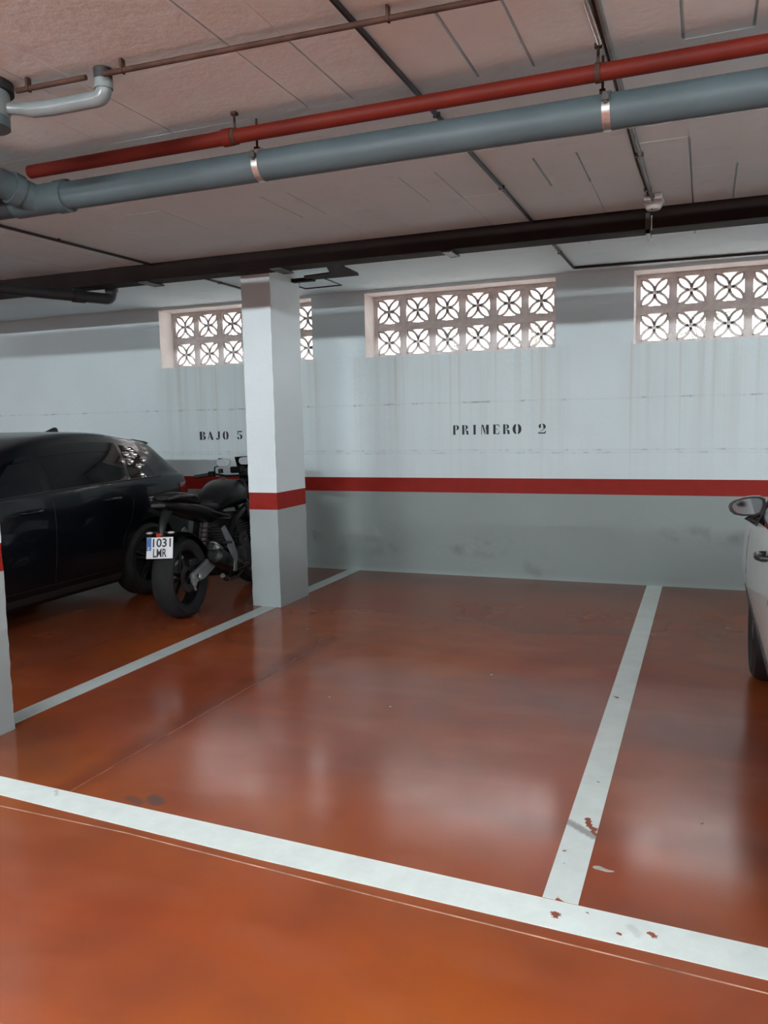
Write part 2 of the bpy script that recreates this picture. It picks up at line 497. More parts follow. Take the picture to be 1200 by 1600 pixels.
# ---- lattice windows
def lattice_block_mesh():
    bm = bmesh.new()
    h = PITCH / 2 + 0.0006          # half size of the block
    a = h - 0.036                   # half size of the pierced field
    d0, d1 = 0.0, 0.085             # depth
    for (p, q) in (((-h, -h), (h, -a)), ((-h, a), (h, h)), ((-h, -a), (-a, a)), ((a, -a), (h, a))):
        box(bm, (p[0], d0, p[1]), (q[0], d1, q[1]))
    t = 0.0125
    for (cx, cz, st) in ((0, a, PI), (0, -a, 0), (a, 0, PI / 2), (-a, 0, -PI / 2)):
        n = 20
        vs = []
        for i in range(n + 1):
            an = st + PI * i / n
            row = []
            for rr in (a - t, a + t):
                x = cx + rr * math.cos(an); z = cz + rr * math.sin(an)
                x = max(-a - .004, min(a + .004, x)); z = max(-a - .004, min(a + .004, z))
                row += [bm.verts.new((x, d0 + .01, z)), bm.verts.new((x, d1 - .01, z))]
            vs.append(row)
        for i in range(n):
            A, B = vs[i], vs[i + 1]
            for (p, q) in ((0, 2), (2, 3), (3, 1), (1, 0)):
                bm.faces.new((A[p], A[q], B[q], B[p]))
    # boss where the four petals meet
    lathe(bm, [(0.0, d0 + .008), (0.020, d0 + .008), (0.020, d1 - .008), (0.0, d1 - .008)], 12, 'Y')
    bmesh.ops.recalc_face_normals(bm, faces=bm.faces[:])
    me = bpy.data.meshes.new('lattice_block'); bm.to_mesh(me); bm.free(); me.materials.append(M['lattice'])
    return me
blk = lattice_block_mesh()
wl = ['pierced concrete lattice window behind the column', 'pierced concrete lattice window above the stencilled PRIMERO 2', 'pierced concrete lattice window at the right edge of the photo']
for i, (c0, _) in enumerate(WINS):
    w = wins[i]
    # splayed plaster frame lining the opening
    bm = bmesh.new()
    t = 0.003
    box(bm, (w[0], YW + .001, w[2]), (w[0] + t, YB + .1, w[3])); box(bm, (w[1] - t, YW + .001, w[2]), (w[1], YB + .1, w[3]))
    box(bm, (w[0] + t, YW + .001, w[3] - t), (w[1] - t, YB + .1, w[3])); box(bm, (w[0] + t, YW + .001, w[2]), (w[1] - t, YB + .1, w[2] + t))
    wo = tag(mesh_obj('window_%d' % (i + 1), bm, M['reveal']), wl[i], kind='structure')
    for r in range(2):
        for c in range(6):
            o = bpy.data.objects.new('lattice_block', blk); COL.objects.link(o)
            o.location = (c0 + c * PITCH, YB + random.uniform(-.004, .004), 2.2725 + r * PITCH)
            o.rotation_euler = (0, random.uniform(-.003, .003), 0)
            o.parent = wo
    bm = bmesh.new(); box(bm, (c0 + 5.5 * PITCH, YB + .005, w[2] + t), (w[1] - t, YB + .08, w[3] - t))
    mesh_obj('mortar_strip', bm, M['lattice'], wo)

# ---- ceiling: slab with separate plastered panels where the joints can be told apart
bm = bmesh.new(); box(bm, (X0 - .3, YR - .3, HC + .02), (X1 + .3, YW + .36, HC + .3))
ceiling = tag(mesh_obj('ceiling', bm, M['ceiling']), 'pinkish grey plastered block ceiling', kind='structure')
bays = [-4.77, -4.03, -3.29, -2.55, -1.81, -1.07, -0.33, 0.41]
offs = {-1.07: (.25, .46), -0.33: (.23, .45), -1.81: (.28, .48), -2.55: (.19, .36)}
xe = []
for b0 in bays[:-1]:
    o1, o2 = offs.get(b0, (.25, .48))
    xe += [b0, b0 + o1, b0 + o2]
xe.append(bays[-1])
ye = [1.95, 2.55, 3.09, 3.62, 4.12, 4.64, 5.36, 6.25, YW]
cracks = {}   # (x edge index, row) -> gap
def xi(x): return min(range(len(xe)), key=lambda i: abs(xe[i] - x))
for (x, rows, g) in [(-.82, (1, 4), .010), (-.61, (1, 4), .008), (-.10, (1, 4), .008), (.12, (0, 1, 5), .008), (-1.53, (0, 4), .006), (-1.33, (1, 4), .006),
                     (-2.36, (4,), .006), (-2.19, (4, 1), .004), (-1.53, (1,), .004), (-2.30, (0,), .005), (-3.04, (4,), .004), (-.82, (6,), .004), (-.10, (5, 6), .006), (-.61, (5,), .003), (-1.33, (5, 6), .003), (-3.78, (2,), .003), (-2.81, (0,), .004)]:
    for r in rows: cracks[(xi(x), r)] = g * 1.35
yc = {}       # (column, y edge) -> gap across
for (x, e, g) in [(-.72, 5, .004), (-.95, 5, .003), (-2.0, 5, .003), (-1.45, 5, .003), (.25, 5, .004), (-3.4, 5, .003), (-1.65, 1, .003), (-1.2, 5, .003), (-2.3, 5, .002)]:
    for i in range(len(xe) - 1):
        if xe[i] < x < xe[i + 1]: yc[(i, e)] = g
for i in range(len(xe) - 1):
    for r in range(len(ye) - 1):
        gl = cracks.get((i, r), 0) / 2 + .0001; gr = cracks.get((i + 1, r), 0) / 2 + .0001
        g0 = yc.get((i, r), 0) / 2 + .0001; g1 = yc.get((i, r + 1), 0) / 2 + .0001
        bm = bmesh.new()
        z = HC + random.uniform(0, .0010)
        box(bm, (xe[i] + gl, ye[r] + g0, z), (xe[i + 1] - gr, ye[r + 1] - g1, HC + .022))
        mesh_obj('ceiling_panel', bm, M['ceiling'], ceiling)
# the rest of the ceiling skin, around the panels
bm = bmesh.new()
XA, XB, YA = xe[0], xe[-1], ye[0]
box(bm, (X0, YR, HC), (XA, YW, HC + .022)); box(bm, (XB, YR, HC), (X1, YW, HC + .022)); box(bm, (XA, YR, HC), (XB, YA, HC + .022))
mesh_obj('plaster_skin', bm, M['ceiling'], ceiling)

# ---- columns
def column(x0, x1, y0, y1, label):
    rt = root('column', ((x0 + x1) / 2, (y0 + y1) / 2, 0), label, 'column', kind='structure')
    from mathutils import noise as mn
    def shaft(z0, z1, nz):
        bm = bmesh.new()
        ring = []
        nx, ny = 5, 8
        per = [(x0 + (x1 - x0) * i / nx, y0) for i in range(nx)] + [(x1, y0 + (y1 - y0) * i / ny) for i in range(ny)] + \
              [(x1 - (x1 - x0) * i / nx, y1) for i in range(nx)] + [(x0, y1 - (y1 - y0) * i / ny) for i in range(ny)]
        rows = []
        for k in range(nz + 1):
            z = z0 + (z1 - z0) * k / nz
            row = []
            for (x, y) in per:
                corner = (x in (x0, x1)) and (y in (y0, y1))
                a = 0.0045 if corner else 0.0015
                p = Vector((x * 9, y * 9, z * 14))
                row.append(bm.verts.new((x + a * mn.noise(p), y + a * mn.noise(p + Vector((31, 7, 3))), z)))
            rows.append(row)
        n = len(per)
        for k in range(nz):
            for j in range(n):
                bm.faces.new((rows[k][j], rows[k][(j + 1) % n], rows[k + 1][(j + 1) % n], rows[k + 1][j]))
        bm.faces.new(rows[0][::-1]); bm.faces.new(rows[-1])
        return bm
    world_child(mesh_obj('lower_shaft', shaft(0, .80, 26), M['column_low']), rt)
    world_child(mesh_obj('red_band', shaft(.80, .938, 5), M['red_band']), rt)
    world_child(mesh_obj('upper_shaft', shaft(.938, HC, 60), M['wall_plain']), rt)
    return rt
column(-3.445, -3.185, 5.655, 6.15, 'white column with red band and grey base beside the motorcycle')
column(-3.445, -3.165, 2.40, 2.90, 'white column with red band cut off by the left photo edge')

# ================================================================== FLOOR MARKINGS
def strip(name, quad, mat, label, z=0.0018):
    bm = bmesh.new()
    prism(bm, quad, lambda x, y: (x, y, 0.0), lambda x, y: (x, y, z))
    return tag(mesh_obj(name, bm, mat), label, 'floor marking')
strip('parking_line', [(-3.9, 2.375), (-2.65, 2.325), (-1.40, 2.256), (0.19, 2.192), (2.6, 2.06), (2.6, 2.20), (0.19, 2.333), (-1.489, 2.405), (-2.79, 2.459), (-3.9, 2.51)], M['line_main'], 'wide white painted line across the front of the parking bay')
strip('parking_line', [(-0.440, 2.366), (-0.330, 2.360), (-0.322, 7.37), (-0.452, 7.37)], M['line_side'], 'white painted side line beside the white car with chipped paint', 0.0016)
strip('parking_line', [(-3.349, 2.55), (-3.222, 2.55), (-3.225, 7.37), (-3.350, 7.37)], M['line_left'], 'greyish painted side line running under the column', 0.0014)

# loose scrap on the floor and small crumbs
bm = bmesh.new()
pl = [(-.032, .004), (-.026, .012), (-.008, .013), (.004, .004), (.018, -.004), (.034, -.006), (.036, -.010), (.012, -.014), (-.006, -.008), (-.026, -.004)]
prism(bm, pl, lambda x, y: (x, y, 0.0), lambda x, y: (x, y, 0.0025))
o = mesh_obj('paint_scrap', bm, M['flake']); o.location = (-0.283, 2.588, 0.0); o.rotation_euler = (0, 0, .12)
tag(o, 'small pale paint scrap lying right of the chipped line', 'debris')
for (x, y, s, lb) in [(-1.5, 3.783, .007, 'tiny pale crumb near the middle of the empty bay'), (-1.868, 3.816, .006, 'tiny pale crumb on the left half of the empty bay'), (-1.131, 4.467, .008, 'tiny pale crumb towards the back of the empty bay'), (0.02, 3.02, .006, 'tiny pale crumb beside the white car')]:
    bm = bmesh.new(); ellipsoid(bm, (0, 0, s * .4), (s, s * .7, s * .5), 8, 6)
    o = mesh_obj('crumb', bm, M['flake']); o.location = (x, y, 0); tag(o, lb, 'debris', 'crumbs on the floor')

# ================================================================== STENCILLED LETTERING
def crescent(cx, cy, ro, ri, a0, a1, n=10):
    """outer ellipse ro, inner ellipse ri (same centre unless ri has an offset)"""
    out = [(cx + ro[0] * math.cos(a0 + (a1 - a0) * i / n), cy + ro[1] * math.sin(a0 + (a1 - a0) * i / n)) for i in range(n + 1)]
    inn = [(cx + ri[0] * math.cos(a0 + (a1 - a0) * i / n), cy + ri[1] * math.sin(a0 + (a1 - a0) * i / n)) for i in range(n + 1)]
    return out + inn[::-1]
def R_(a, b, c, d): return [(a, b), (c, b), (c, d), (a, d)]
H2 = PI / 2
GLY = {
    'P': [R_(.08, 0, .40, 1), crescent(.50, .735, (.46, .265), (.14, .19), -H2, H2), R_(0, 0, .05, .06), R_(.43, 0, .5, .05)],
    'R': [R_(.06, 0, .38, 1), crescent(.48, .76, (.42, .24), (.12, .17), -H2, H2), [(.48, .46), (.62, .46), (.92, .40), (.98, .0), (.70, .0), (.62, .38), (.48, .40)]],
    'I': [R_(.15, 0, .85, 1), R_(.0, 0, .10, .05), R_(.9, 0, 1, .05), R_(0, .95, .1, 1), R_(.9, .95, 1, 1)],
    'M': [R_(.0, 0, .07, .92), [(.0, 1), (.26, 1), (.52, .32), (.52, .0), (.46, .0), (.08, .92)], R_(.66, 0, .98, 1), [(.58, .42), (.66, .62), (.66, .98), (.58, .62)]],
    'E': [R_(.06, 0, .42, 1), R_(.50, .92, .92, 1), [(.92, .68), (.96, .68), (.96, .92), (.84, .92)], R_(.50, .47, .74, .54), R_(.50, 0, .92, .08), [(.84, .08), (.96, .08), (.98, .34), (.94, .34)]],
    'O': [crescent(.44, .5, (.44, .52), (.10, .42), H2 + .16, 3 * H2 - .16, 14), crescent(.56, .5, (.44, .52), (.10, .42), -H2 + .16, H2 - .16, 14)],
    '2': [crescent(.40, .74, (.30, .26), (.04, .16), H2 + .25, PI + .9), crescent(.52, .70, (.42, .30), (.13, .24), -.75, H2 - .05), [(.70, .47), (.86, .47), (.30, .20), (.08, .14), (.05, .10)], [(.02, .0), (.90, .0), (.98, .30), (.88, .26), (.80, .13), (.05, .12)]],
    'B': [R_(.06, 0, .40, 1), crescent(.50, .76, (.36, .24), (.10, .18), -H2, H2), crescent(.50, .255, (.45, .255), (.13, .19), -H2, H2)],
    'A': [[(.02, 0), (.10, 0), (.40, .84), (.36, .96)], [(.42, 1), (.54, 1), (1.0, 0), (.62, 0), (.36, .72)], R_(.24, .28, .46, .34)],
    'J': [R_(.52, .18, .90, 1), crescent(.46, .2, (.42, .22), (.06, .13), PI, 3 * H2, 8), [(.50, .0), (.68, .02), (.88, .15), (.52, .15)]],
    '5': [R_(.12, .86, .90, 1), R_(.12, .56, .24, .84), crescent(.48, .32, (.44, .30), (.12, .22), -H2 + .1, H2 + .4, 12), crescent(.40, .22, (.34, .22), (.08, .12), PI * .85, 3 * H2 - .1, 8)],
}
def stencil(chars, label):
    x0 = min(c[1] for c in chars); z0 = min(c[3] for c in chars)
    rt = root('stencil_lettering', (x0, YW - .002, z0), label, 'lettering')
    for (ch, xa, xb, za, zb) in chars:
        bm = bmesh.new()
        for pg in GLY[ch]:
            prism(bm, pg, lambda u, v: (xa + u * (xb - xa) - x0, 0.0019, za + v * (zb - za) - z0), lambda u, v: (xa + u * (xb - xa) - x0, 0.0, za + v * (zb - za) - z0))
        mesh_obj('letter', bm, M['letter'], rt)
    return rt
def lz(x, a=1.357, b=1.447): # baseline is level on the wall
    return a, b
stencil([(ch, a, b_, 1.353, 1.443) for ch, a, b_ in (('P', -2.229, -2.164), ('R', -2.140, -2.073), ('I', -2.031, -2.000), ('M', -1.950, -1.878), ('E', -1.840, -1.776), ('R', -1.746, -1.680), ('O', -1.654, -1.572), ('2', -1.421, -1.344))],
        'black stencilled words PRIMERO 2 on the back wall')
stencil([(ch, a, b_, 1.335, 1.424) for ch, a, b_ in (('B', -5.078, -4.992), ('A', -4.972, -4.900), ('J', -4.872, -4.814), ('O', -4.783, -4.711), ('5', -4.608, -4.536))],
        'black stencilled words BAJO 5 on the wall above the motorcycle')
stencil([('5', -4.862, -4.790, 1.052, 1.136)], 'small black stencilled digit 5 under the words BAJO 5')

# ================================================================== PIPES AND CEILING FIXTURES
# ---- big grey drain pipe
YP, ZP, RP = 3.10, 2.569, 0.0625
rt = root('drain_pipe', (-1.5, YP, ZP), 'thick grey plastic drain pipe hung across the ceiling', 'pipe')
bm = bmesh.new(); tube(bm, [(-2.92, YP, ZP), (3.8, YP, ZP - .01)], RP, 28); world_child(mesh_obj('pipe_run', bm, M['pvc'], smooth=True), rt)
bm = bmesh.new(); tube(bm, [(-6.6, YP, ZP + .01), (-3.09, YP, ZP)], RP, 28); tag(world_child(mesh_obj('pipe_run', bm, M['pvc_dark'], smooth=True), rt), 'dark continuation of the pipe')  # shade of the branch put into this run's darker colour
# swept junction: collar, body and the branch coming towards the aisle
bm = bmesh.new(); tube(bm, [(-3.12, YP, ZP), (-2.84, YP, ZP)], RP + .007, 28)
world_child(mesh_obj('junction_body', bm, M['pvc'], smooth=True), rt)
bm = bmesh.new(); tube(bm, [(-2.86, YP, ZP), (-2.80, YP, ZP)], RP + .012, 28)
world_child(mesh_obj('collar', bm, M['pvc'], smooth=True), rt)
br = arc_pts((-2.99, YP - .01, ZP + .0), (-3.035, YP - .13, ZP + .04), (-3.065, YP - .5, ZP + .06), .10)
bm = bmesh.new(); tube(bm, br, RP + .002, 28); world_child(mesh_obj('branch_bend', bm, M['pvc'], smooth=True), rt)
d = (Vector(br[-1]) - Vector(br[-2])).normalized(); s0 = Vector(br[3])
bm = bmesh.new(); tube(bm, [s0, Vector(br[4]), Vector(br[5])], RP + .011, 28); world_child(mesh_obj('collar', bm, M['pvc'], smooth=True), rt)
bm = bmesh.new(); tube(bm, [Vector(br[-1]), Vector((-3.085, 1.6, ZP + .09))], RP, 28); world_child(mesh_obj('branch_pipe', bm, M['pvc'], smooth=True), rt)
# hanging straps: zinc band, lock, threaded rod
for x in (-1.765, -0.350, 1.6):
    bm = bmesh.new()
    prof = []
    seg = 28
    for (r_, h_) in ((RP + .001, -.014), (RP + .004, -.014), (RP + .004, .014), (RP + .001, .014)): prof.append((r_, h_))
    lathe(bm, prof, seg, 'X', (x, YP, ZP), close=True)
    s = world_child(mesh_obj('hanger_strap', bm, M['zinc'], smooth=True), rt)
    bm = bmesh.new(); box(bm, (x - .012, YP - RP - .018, ZP + .012), (x + .012, YP - RP - .001, ZP + .030)); box(bm, (x - .006, YP - RP - .014, ZP + .004), (x + .006, YP - RP - .004, ZP + .04))
    world_child(mesh_obj('strap_lock', bm, M['dark_steel']), rt)
    bm = bmesh.new(); tube(bm, [(x - .018, YP, ZP + RP), (x - .018, YP, HC - .0005)], .005, 8); box(bm, (x - .028, YP - .011, ZP + RP + .0), (x - .008, YP + .011, ZP + RP + .014))
    world_child(mesh_obj('threaded_rod', bm, M['rust_pipe']), rt)

# ---- red fire pipe
YF, ZF, RF = 3.0, 2.665, 0.029
rt = root('fire_pipe', (-1.0, YF, ZF), 'red painted fire sprinkler pipe above the grey drain pipe', 'pipe')
bm = bmesh.new(); tube(bm, [(3.8, YF, ZF), (-2.928, YF, ZF)], RF, 20); world_child(mesh_obj('pipe_run', bm, M['red_pipe'], smooth=True), rt)
for x in (-1.86, 1.2):
    bm = bmesh.new(); tube(bm, [(x - .022, YF, ZF), (x + .022, YF, ZF)], RF + .006, 20)
    world_child(mesh_obj('coupling', bm, M['red_pipe'], smooth=True), rt)
for x in (-1.828, -0.372, 1.1):
    bm = bmesh.new(); tube(bm, [(x, YF, ZF + RF), (x, YF, HC - .0005)], .005, 8); lathe(bm, [(RF + .001, -.009), (RF + .004, -.009), (RF + .004, .009), (RF + .001, .009)], 20, 'X', (x, YF, ZF), close=True)
    box(bm, (x - .012, YF - .012, HC - .012), (x + .012, YF + .012, HC - .0005))
    world_child(mesh_obj('pipe_clamp', bm, M['rust_pipe'], smooth=True), rt)

# ---- thin rusty pipe on the ceiling
rt = root('thin_pipe', (-1.5, 2.45, HC - .032), 'thin rusty brown pipe fixed under the ceiling', 'pipe')
bm = bmesh.new(); tube(bm, [(-1.998, 2.42, HC - .0385), (-0.667, 2.477, HC - .0385), (2.0, 2.57, HC - .0385)], .0095, 10); world_child(mesh_obj('pipe_run', bm, M['rust_pipe'], smooth=True), rt)
bm = bmesh.new(); tube(bm, [(-2.385, 2.403, HC - .0385), (-2.074, 2.416, HC - .0385)], .0095, 10); world_child(mesh_obj('pipe_run', bm, M['rust_pipe'], smooth=True), rt)
for x in (-2.33, -1.92, -0.94):
    bm = bmesh.new(); yy = 2.42 + (x + 1.985) * .0432
    box(bm, (x - .005, yy - .012, HC - .0495), (x + .005, yy + .012, HC - .0005)); world_child(mesh_obj('saddle_clip', bm, M['rust_pipe'], bevel=.003), rt)

# ---- black cable conduits
rt = root('black_conduit', (-1.07, 4.5, HC - .01), 'black cable conduit running to the wall and along the right window', 'conduit')
bm = bmesh.new(); tube(bm, [(-1.075, -1.0, HC - .011), (-1.068, 4.0, HC - .011), (-1.067, 5.355, HC - .011)], .0105, 10); world_child(mesh_obj('conduit_run', bm, M['black_cable'], smooth=True), rt)
pp = arc_pts((-1.066, 5.55, HC - .011), (-1.066, 7.09, HC - .011), (0.43, 7.17, HC - .011), .03, 5) + [(2.5, 7.24, HC - .011)]
bm = bmesh.new(); tube(bm, pp, .0105, 10); world_child(mesh_obj('conduit_run', bm, M['black_cable'], smooth=True), rt)
for y in (2.0, 3.35, 4.5, 6.4):
    bm = bmesh.new(); box(bm, (-1.084, y - .005, HC - .0225), (-1.052, y + .005, HC - .0005)); world_child(mesh_obj('saddle_clip', bm, M['black_cable'], bevel=.003), rt)
rt = root('black_conduit', (-4.06, 5.0, HC - .01), 'black cable conduit above the black car', 'conduit')
bm = bmesh.new(); tube(bm, [(-4.14, 1.0, HC - .01), (-4.12, 3.95, HC - .01), (-4.072, 5.355, HC - .01)], .0095, 10); world_child(mesh_obj('conduit_run', bm, M['black_cable'], smooth=True), rt)
bm = bmesh.new(); tube(bm, [(-4.065, 5.55, HC - .01), (-4.05, 6.0, HC - .01), (-4.06, 7.365, HC - .01)], .0095, 10); world_child(mesh_obj('conduit_run', bm, M['black_cable'], smooth=True), rt)
for y in (4.4, 6.3):
    bm = bmesh.new(); box(bm, (-4.075 - .02 * (y < 5), y - .005, HC - .0205), (-4.035 - .04 * (y < 5), y + .005, HC - .0005)); world_child(mesh_obj('saddle_clip', bm, M['black_cable'], bevel=.003), rt)

# ---- grey conduit with a ceiling detector
rt = root('grey_conduit', (-0.335, 4.0, HC - .01), 'grey metal conduit with rust leading to the ceiling detector', 'conduit')
bm = bmesh.new(); tube(bm, [(-0.345, 0.5, HC - .012), (-0.335, 3.0, HC - .012), (-0.320, 5.08, HC - .012)], .010, 10); world_child(mesh_obj('conduit_run', bm, M['conduit'], smooth=True), rt)
bm = bmesh.new(); tube(bm, [(-0.372, 2.45, HC - .016), (-0.362, 2.95, HC - .016)], .011, 10); tag(world_child(mesh_obj('conduit_sleeve', bm, M['zinc'], smooth=True), rt), 'shiny metal sleeve')
bm = bmesh.new(); tube(bm, [(-0.352, 2.4, HC - .006), (-0.350, 4.4, HC - .006), (-0.338, 5.05, HC - .006)], .005, 8); tag(world_child(mesh_obj('wire', bm, M['rust_pipe'], smooth=True), rt), 'rusty wire along the conduit')
for y in (3.5, 4.25, 4.9):
    bm = bmesh.new(); box(bm, (-0.352, y - .005, HC - .0235), (-0.308, y + .005, HC - .0005)); world_child(mesh_obj('saddle_clip', bm, M['conduit'], bevel=.003), rt)
rt = root('ceiling_detector', (-0.316, 5.20, HC), 'pale round ceiling detector at the end of the grey conduit', 'detector')
bm = bmesh.new(); lathe(bm, [(0.0, -.001), (.062, -.001), (.062, -.016), (.05, -.026), (.046, -.044), (.036, -.055), (0.0, -.058)], 24, 'Z'); mesh_obj('housing', bm, M['box_plastic'], rt, smooth=True)
bm = bmesh.new(); box(bm, (-.045, -.155, -.034), (-.008, -.085, -.001)); mesh_obj('terminal_block', bm, M['box_plastic'], rt, bevel=.005)
bm = bmesh.new(); box(bm, (.012, -.165, -.032), (.056, -.095, -.001)); mesh_obj('terminal_block', bm, M['box_plastic'], rt, bevel=.005)
bm = bmesh.new(); ellipsoid(bm, (-.008, -.030, -.056), (.006, .006, .005), 10, 8); mesh_obj('indicator_lamp', bm, M['rubber'], rt, smooth=True)

# ---- maroon steel beam
YM0, YM1, ZM = 5.36, 5.545, 2.634
rt = root('steel_beam', (-2.0, (YM0 + YM1) / 2, HC), 'dark maroon steel beam under the ceiling in front of the back wall', 'beam')
bm = bmesh.new()
prof = [(YM0, HC - .0005), (YM0, ZM), (YM1, ZM), (YM1, HC - .0005), (YM1 - .06, HC - .0005), (YM1 - .06, ZM + .02), (YM0 + .06, ZM + .02), (YM0 + .06, HC - .0005)]
prism(bm, prof, lambda y, z: (-12.9, y, z), lambda y, z: (9.9, y, z))
world_child(mesh_obj('beam_profile', bm, M['beam'], bevel=.004), rt)
for (x, w_) in ((-4.17, .05), (-2.98, .045), (-1.66, .035)):
    bm = bmesh.new()
    box(bm, (x - w_, YM0 + .02, ZM - .012), (x + w_, YM1 + .045, ZM)); box(bm, (x - w_ * .7, YM1 + .003, ZM - .012), (x + w_ * .7, YM1 + .04, HC - .001))
    world_child(mesh_obj('beam_clamp', bm, M['dark_steel'], bevel=.003), rt)
bm = bmesh.new(); box(bm, (-.372, YM0 - .012, ZM - .03), (-.345, YM0, HC - .03)); box(bm, (-.372, YM0 - .012, ZM - .03), (-.345, YM1 + .03, ZM - .002))
world_child(mesh_obj('beam_clamp', bm, M['dark_steel'], bevel=.003), rt)
bm = bmesh.new(); box(bm, (-.340, YM0 - .008, ZM - .012), (-.332, YM0 - .0005, HC - .05)); tag(world_child(mesh_obj('strap', bm, M['zinc']), rt), 'bright metal strap')

# ---- dark bracket behind the beam beside the column
rt = root('ceiling_bracket', (-2.75, 5.85, HC), 'dark metal ceiling bracket with wire loop right of the column top', 'bracket')
bm = bmesh.new(); prism(bm, [(-3.01, 5.90), (-3.06, 6.06), (-2.60, 6.06), (-2.575, 5.98), (-2.56, 5.60), (-2.66, 5.58), (-2.76, 5.86)], lambda x, y: (x, y, 2.652), lambda x, y: (x, y, 2.662)); world_child(mesh_obj('plate', bm, M['beam']), rt)
bm = bmesh.new(); box(bm, (-2.78, 5.90, 2.66), (-2.69, 5.99, HC - .0005)); world_child(mesh_obj('neck', bm, M['beam']), rt)
bm = bmesh.new(); tube(bm, [(-2.90, 6.00, 2.652), (-2.88, 6.10, 2.645), (-2.89, 6.36, 2.645)] , .006, 8); tube(bm, [(-2.885, 6.36, 2.645), (-3.24, 6.375, 2.645), (-3.26, 6.05, 2.652)], .006, 8); world_child(mesh_obj('wire_loop', bm, M['black_cable'], smooth=True), rt)
bm = bmesh.new(); box(bm, (-3.28, 6.01, 2.64), (-2.99, 6.07, 2.668)); world_child(mesh_obj('crossbar', bm, M['beam']), rt)
bm = bmesh.new(); box(bm, (-3.275, 6.155, 2.62), (-3.20, 6.19, 2.68)); tube(bm, [(-3.24, 6.17, 2.65), (-3.24, 6.04, 2.65)], .008, 8); world_child(mesh_obj('wall_fixing', bm, M['beam']), rt)

# ---- dark drain pipe over the black car
rt = root('dark_pipe', (-5.2, 4.7, 2.6), 'dark grey drain pipe with upturned end over the black car', 'pipe')
bm = bmesh.new()
pp = arc_pts((-5.78, 3.35, 2.58), (-4.72, 5.66, 2.57), (-4.72, 5.66, HC - .0005), .055, 8)
tube(bm, pp[:-1] , .046, 20); world_child(mesh_obj('pipe_run', bm, M['pvc_dark'], smooth=True), rt)
bm = bmesh.new(); tube(bm, [(-4.72, 5.66, 2.63), (-4.72, 5.66, HC - .0005)], .054, 20); world_child(mesh_obj('socket', bm, M['pvc_dark'], smooth=True), rt)
q = Vector((-4.84, 5.40, 2.571)); dd = Vector((1.68, 3.66, 0)).normalized()
bm = bmesh.new(); tube(bm, [q - dd * .05, q + dd * .05], .054, 20); world_child(mesh_obj('collar', bm, M['pvc_dark'], smooth=True), rt)

# ---- pale small pipe and trap, top left
TX, TY = -2.515, 2.37
rt = root('trap_pipe', (TX, TY, HC), 'pale grey waste trap and small pipe under the top left ceiling', 'pipe')
bm = bmesh.new(); tube(bm, [(TX, TY, HC - .001), (TX, TY, HC - .035)], .108, 28); tag(world_child(mesh_obj('rubber_collar', bm, M['rubber'], smooth=True), rt), 'black rubber collar')
bm = bmesh.new(); tube(bm, [(TX, TY, HC - .035), (TX, TY, 2.66), (TX, TY, 2.635)], [.092, .092, .085], 28); world_child(mesh_obj('trap_body', bm, M['pvc_light'], smooth=True), rt)
bm = bmesh.new(); tube(bm, [(TX, TY, 2.637), (TX, TY, 2.600)], .088, 28); world_child(mesh_obj('trap_cap', bm, M['pvc'], smooth=True), rt)
bm = bmesh.new(); tube(bm, [(TX + .07, TY + .03, 2.668), (TX + .12, TY + .055, 2.667), (TX + .17, TY + .07, 2.662), (TX + .25, TY + .08, 2.660)] + arc_pts((TX + .30, TY + .083, 2.660), (-2.035, 2.46, 2.662), (-2.035, 2.46, HC - .035), .036)[1:], [.020, .022, .028, .028] + [.028] * 10, 18); world_child(mesh_obj('small_pipe', bm, M['pvc_light'], smooth=True), rt)
bm = bmesh.new(); tube(bm, [(-2.035, 2.46, 2.690), (-2.035, 2.46, 2.722)], .033, 18); world_child(mesh_obj('elbow_socket', bm, M['pvc_light'], smooth=True), rt)
bm = bmesh.new(); tube(bm, [(-2.035, 2.46, 2.720), (-2.035, 2.46, HC - .001)], .032, 18); tag(world_child(mesh_obj('rubber_collar', bm, M['rubber'], smooth=True), rt), 'black rubber collar')

# ---- fluorescent luminaires of the aisle (behind the camera)
for (x, y, a), lb in zip(LAMPS, ('over the aisle, leftmost of the row', 'over the aisle, second of the row', 'over the aisle, middle one of the row', 'over the aisle, fourth of the row', 'over the aisle, last of the row', 'above the bay beyond the white car')):
    rt = root('ceiling_lamp', (x, y, HC), 'fluorescent batten lamp ' + lb, 'lamp', 'garage lamps', rot=(0, 0, a))
    bm = bmesh.new(); box(bm, (-.66, -.04, -.05), (.66, .04, -.0005)); mesh_obj('housing', bm, M['lamp_body'], rt, bevel=.006)
    bm = bmesh.new(); tube(bm, [(-.60, 0, -.078), (.60, 0, -.078)], .019, 14); mesh_obj('tube', bm, M['tube'], rt, smooth=True)
    for sx in (-1, 1):
        bm = bmesh.new(); box(bm, (sx * .63 - .025, -.022, -.1), (sx * .63 + .025, .022, -.05)); mesh_obj('end_cap', bm, M['lamp_body'], rt, bevel=.004)

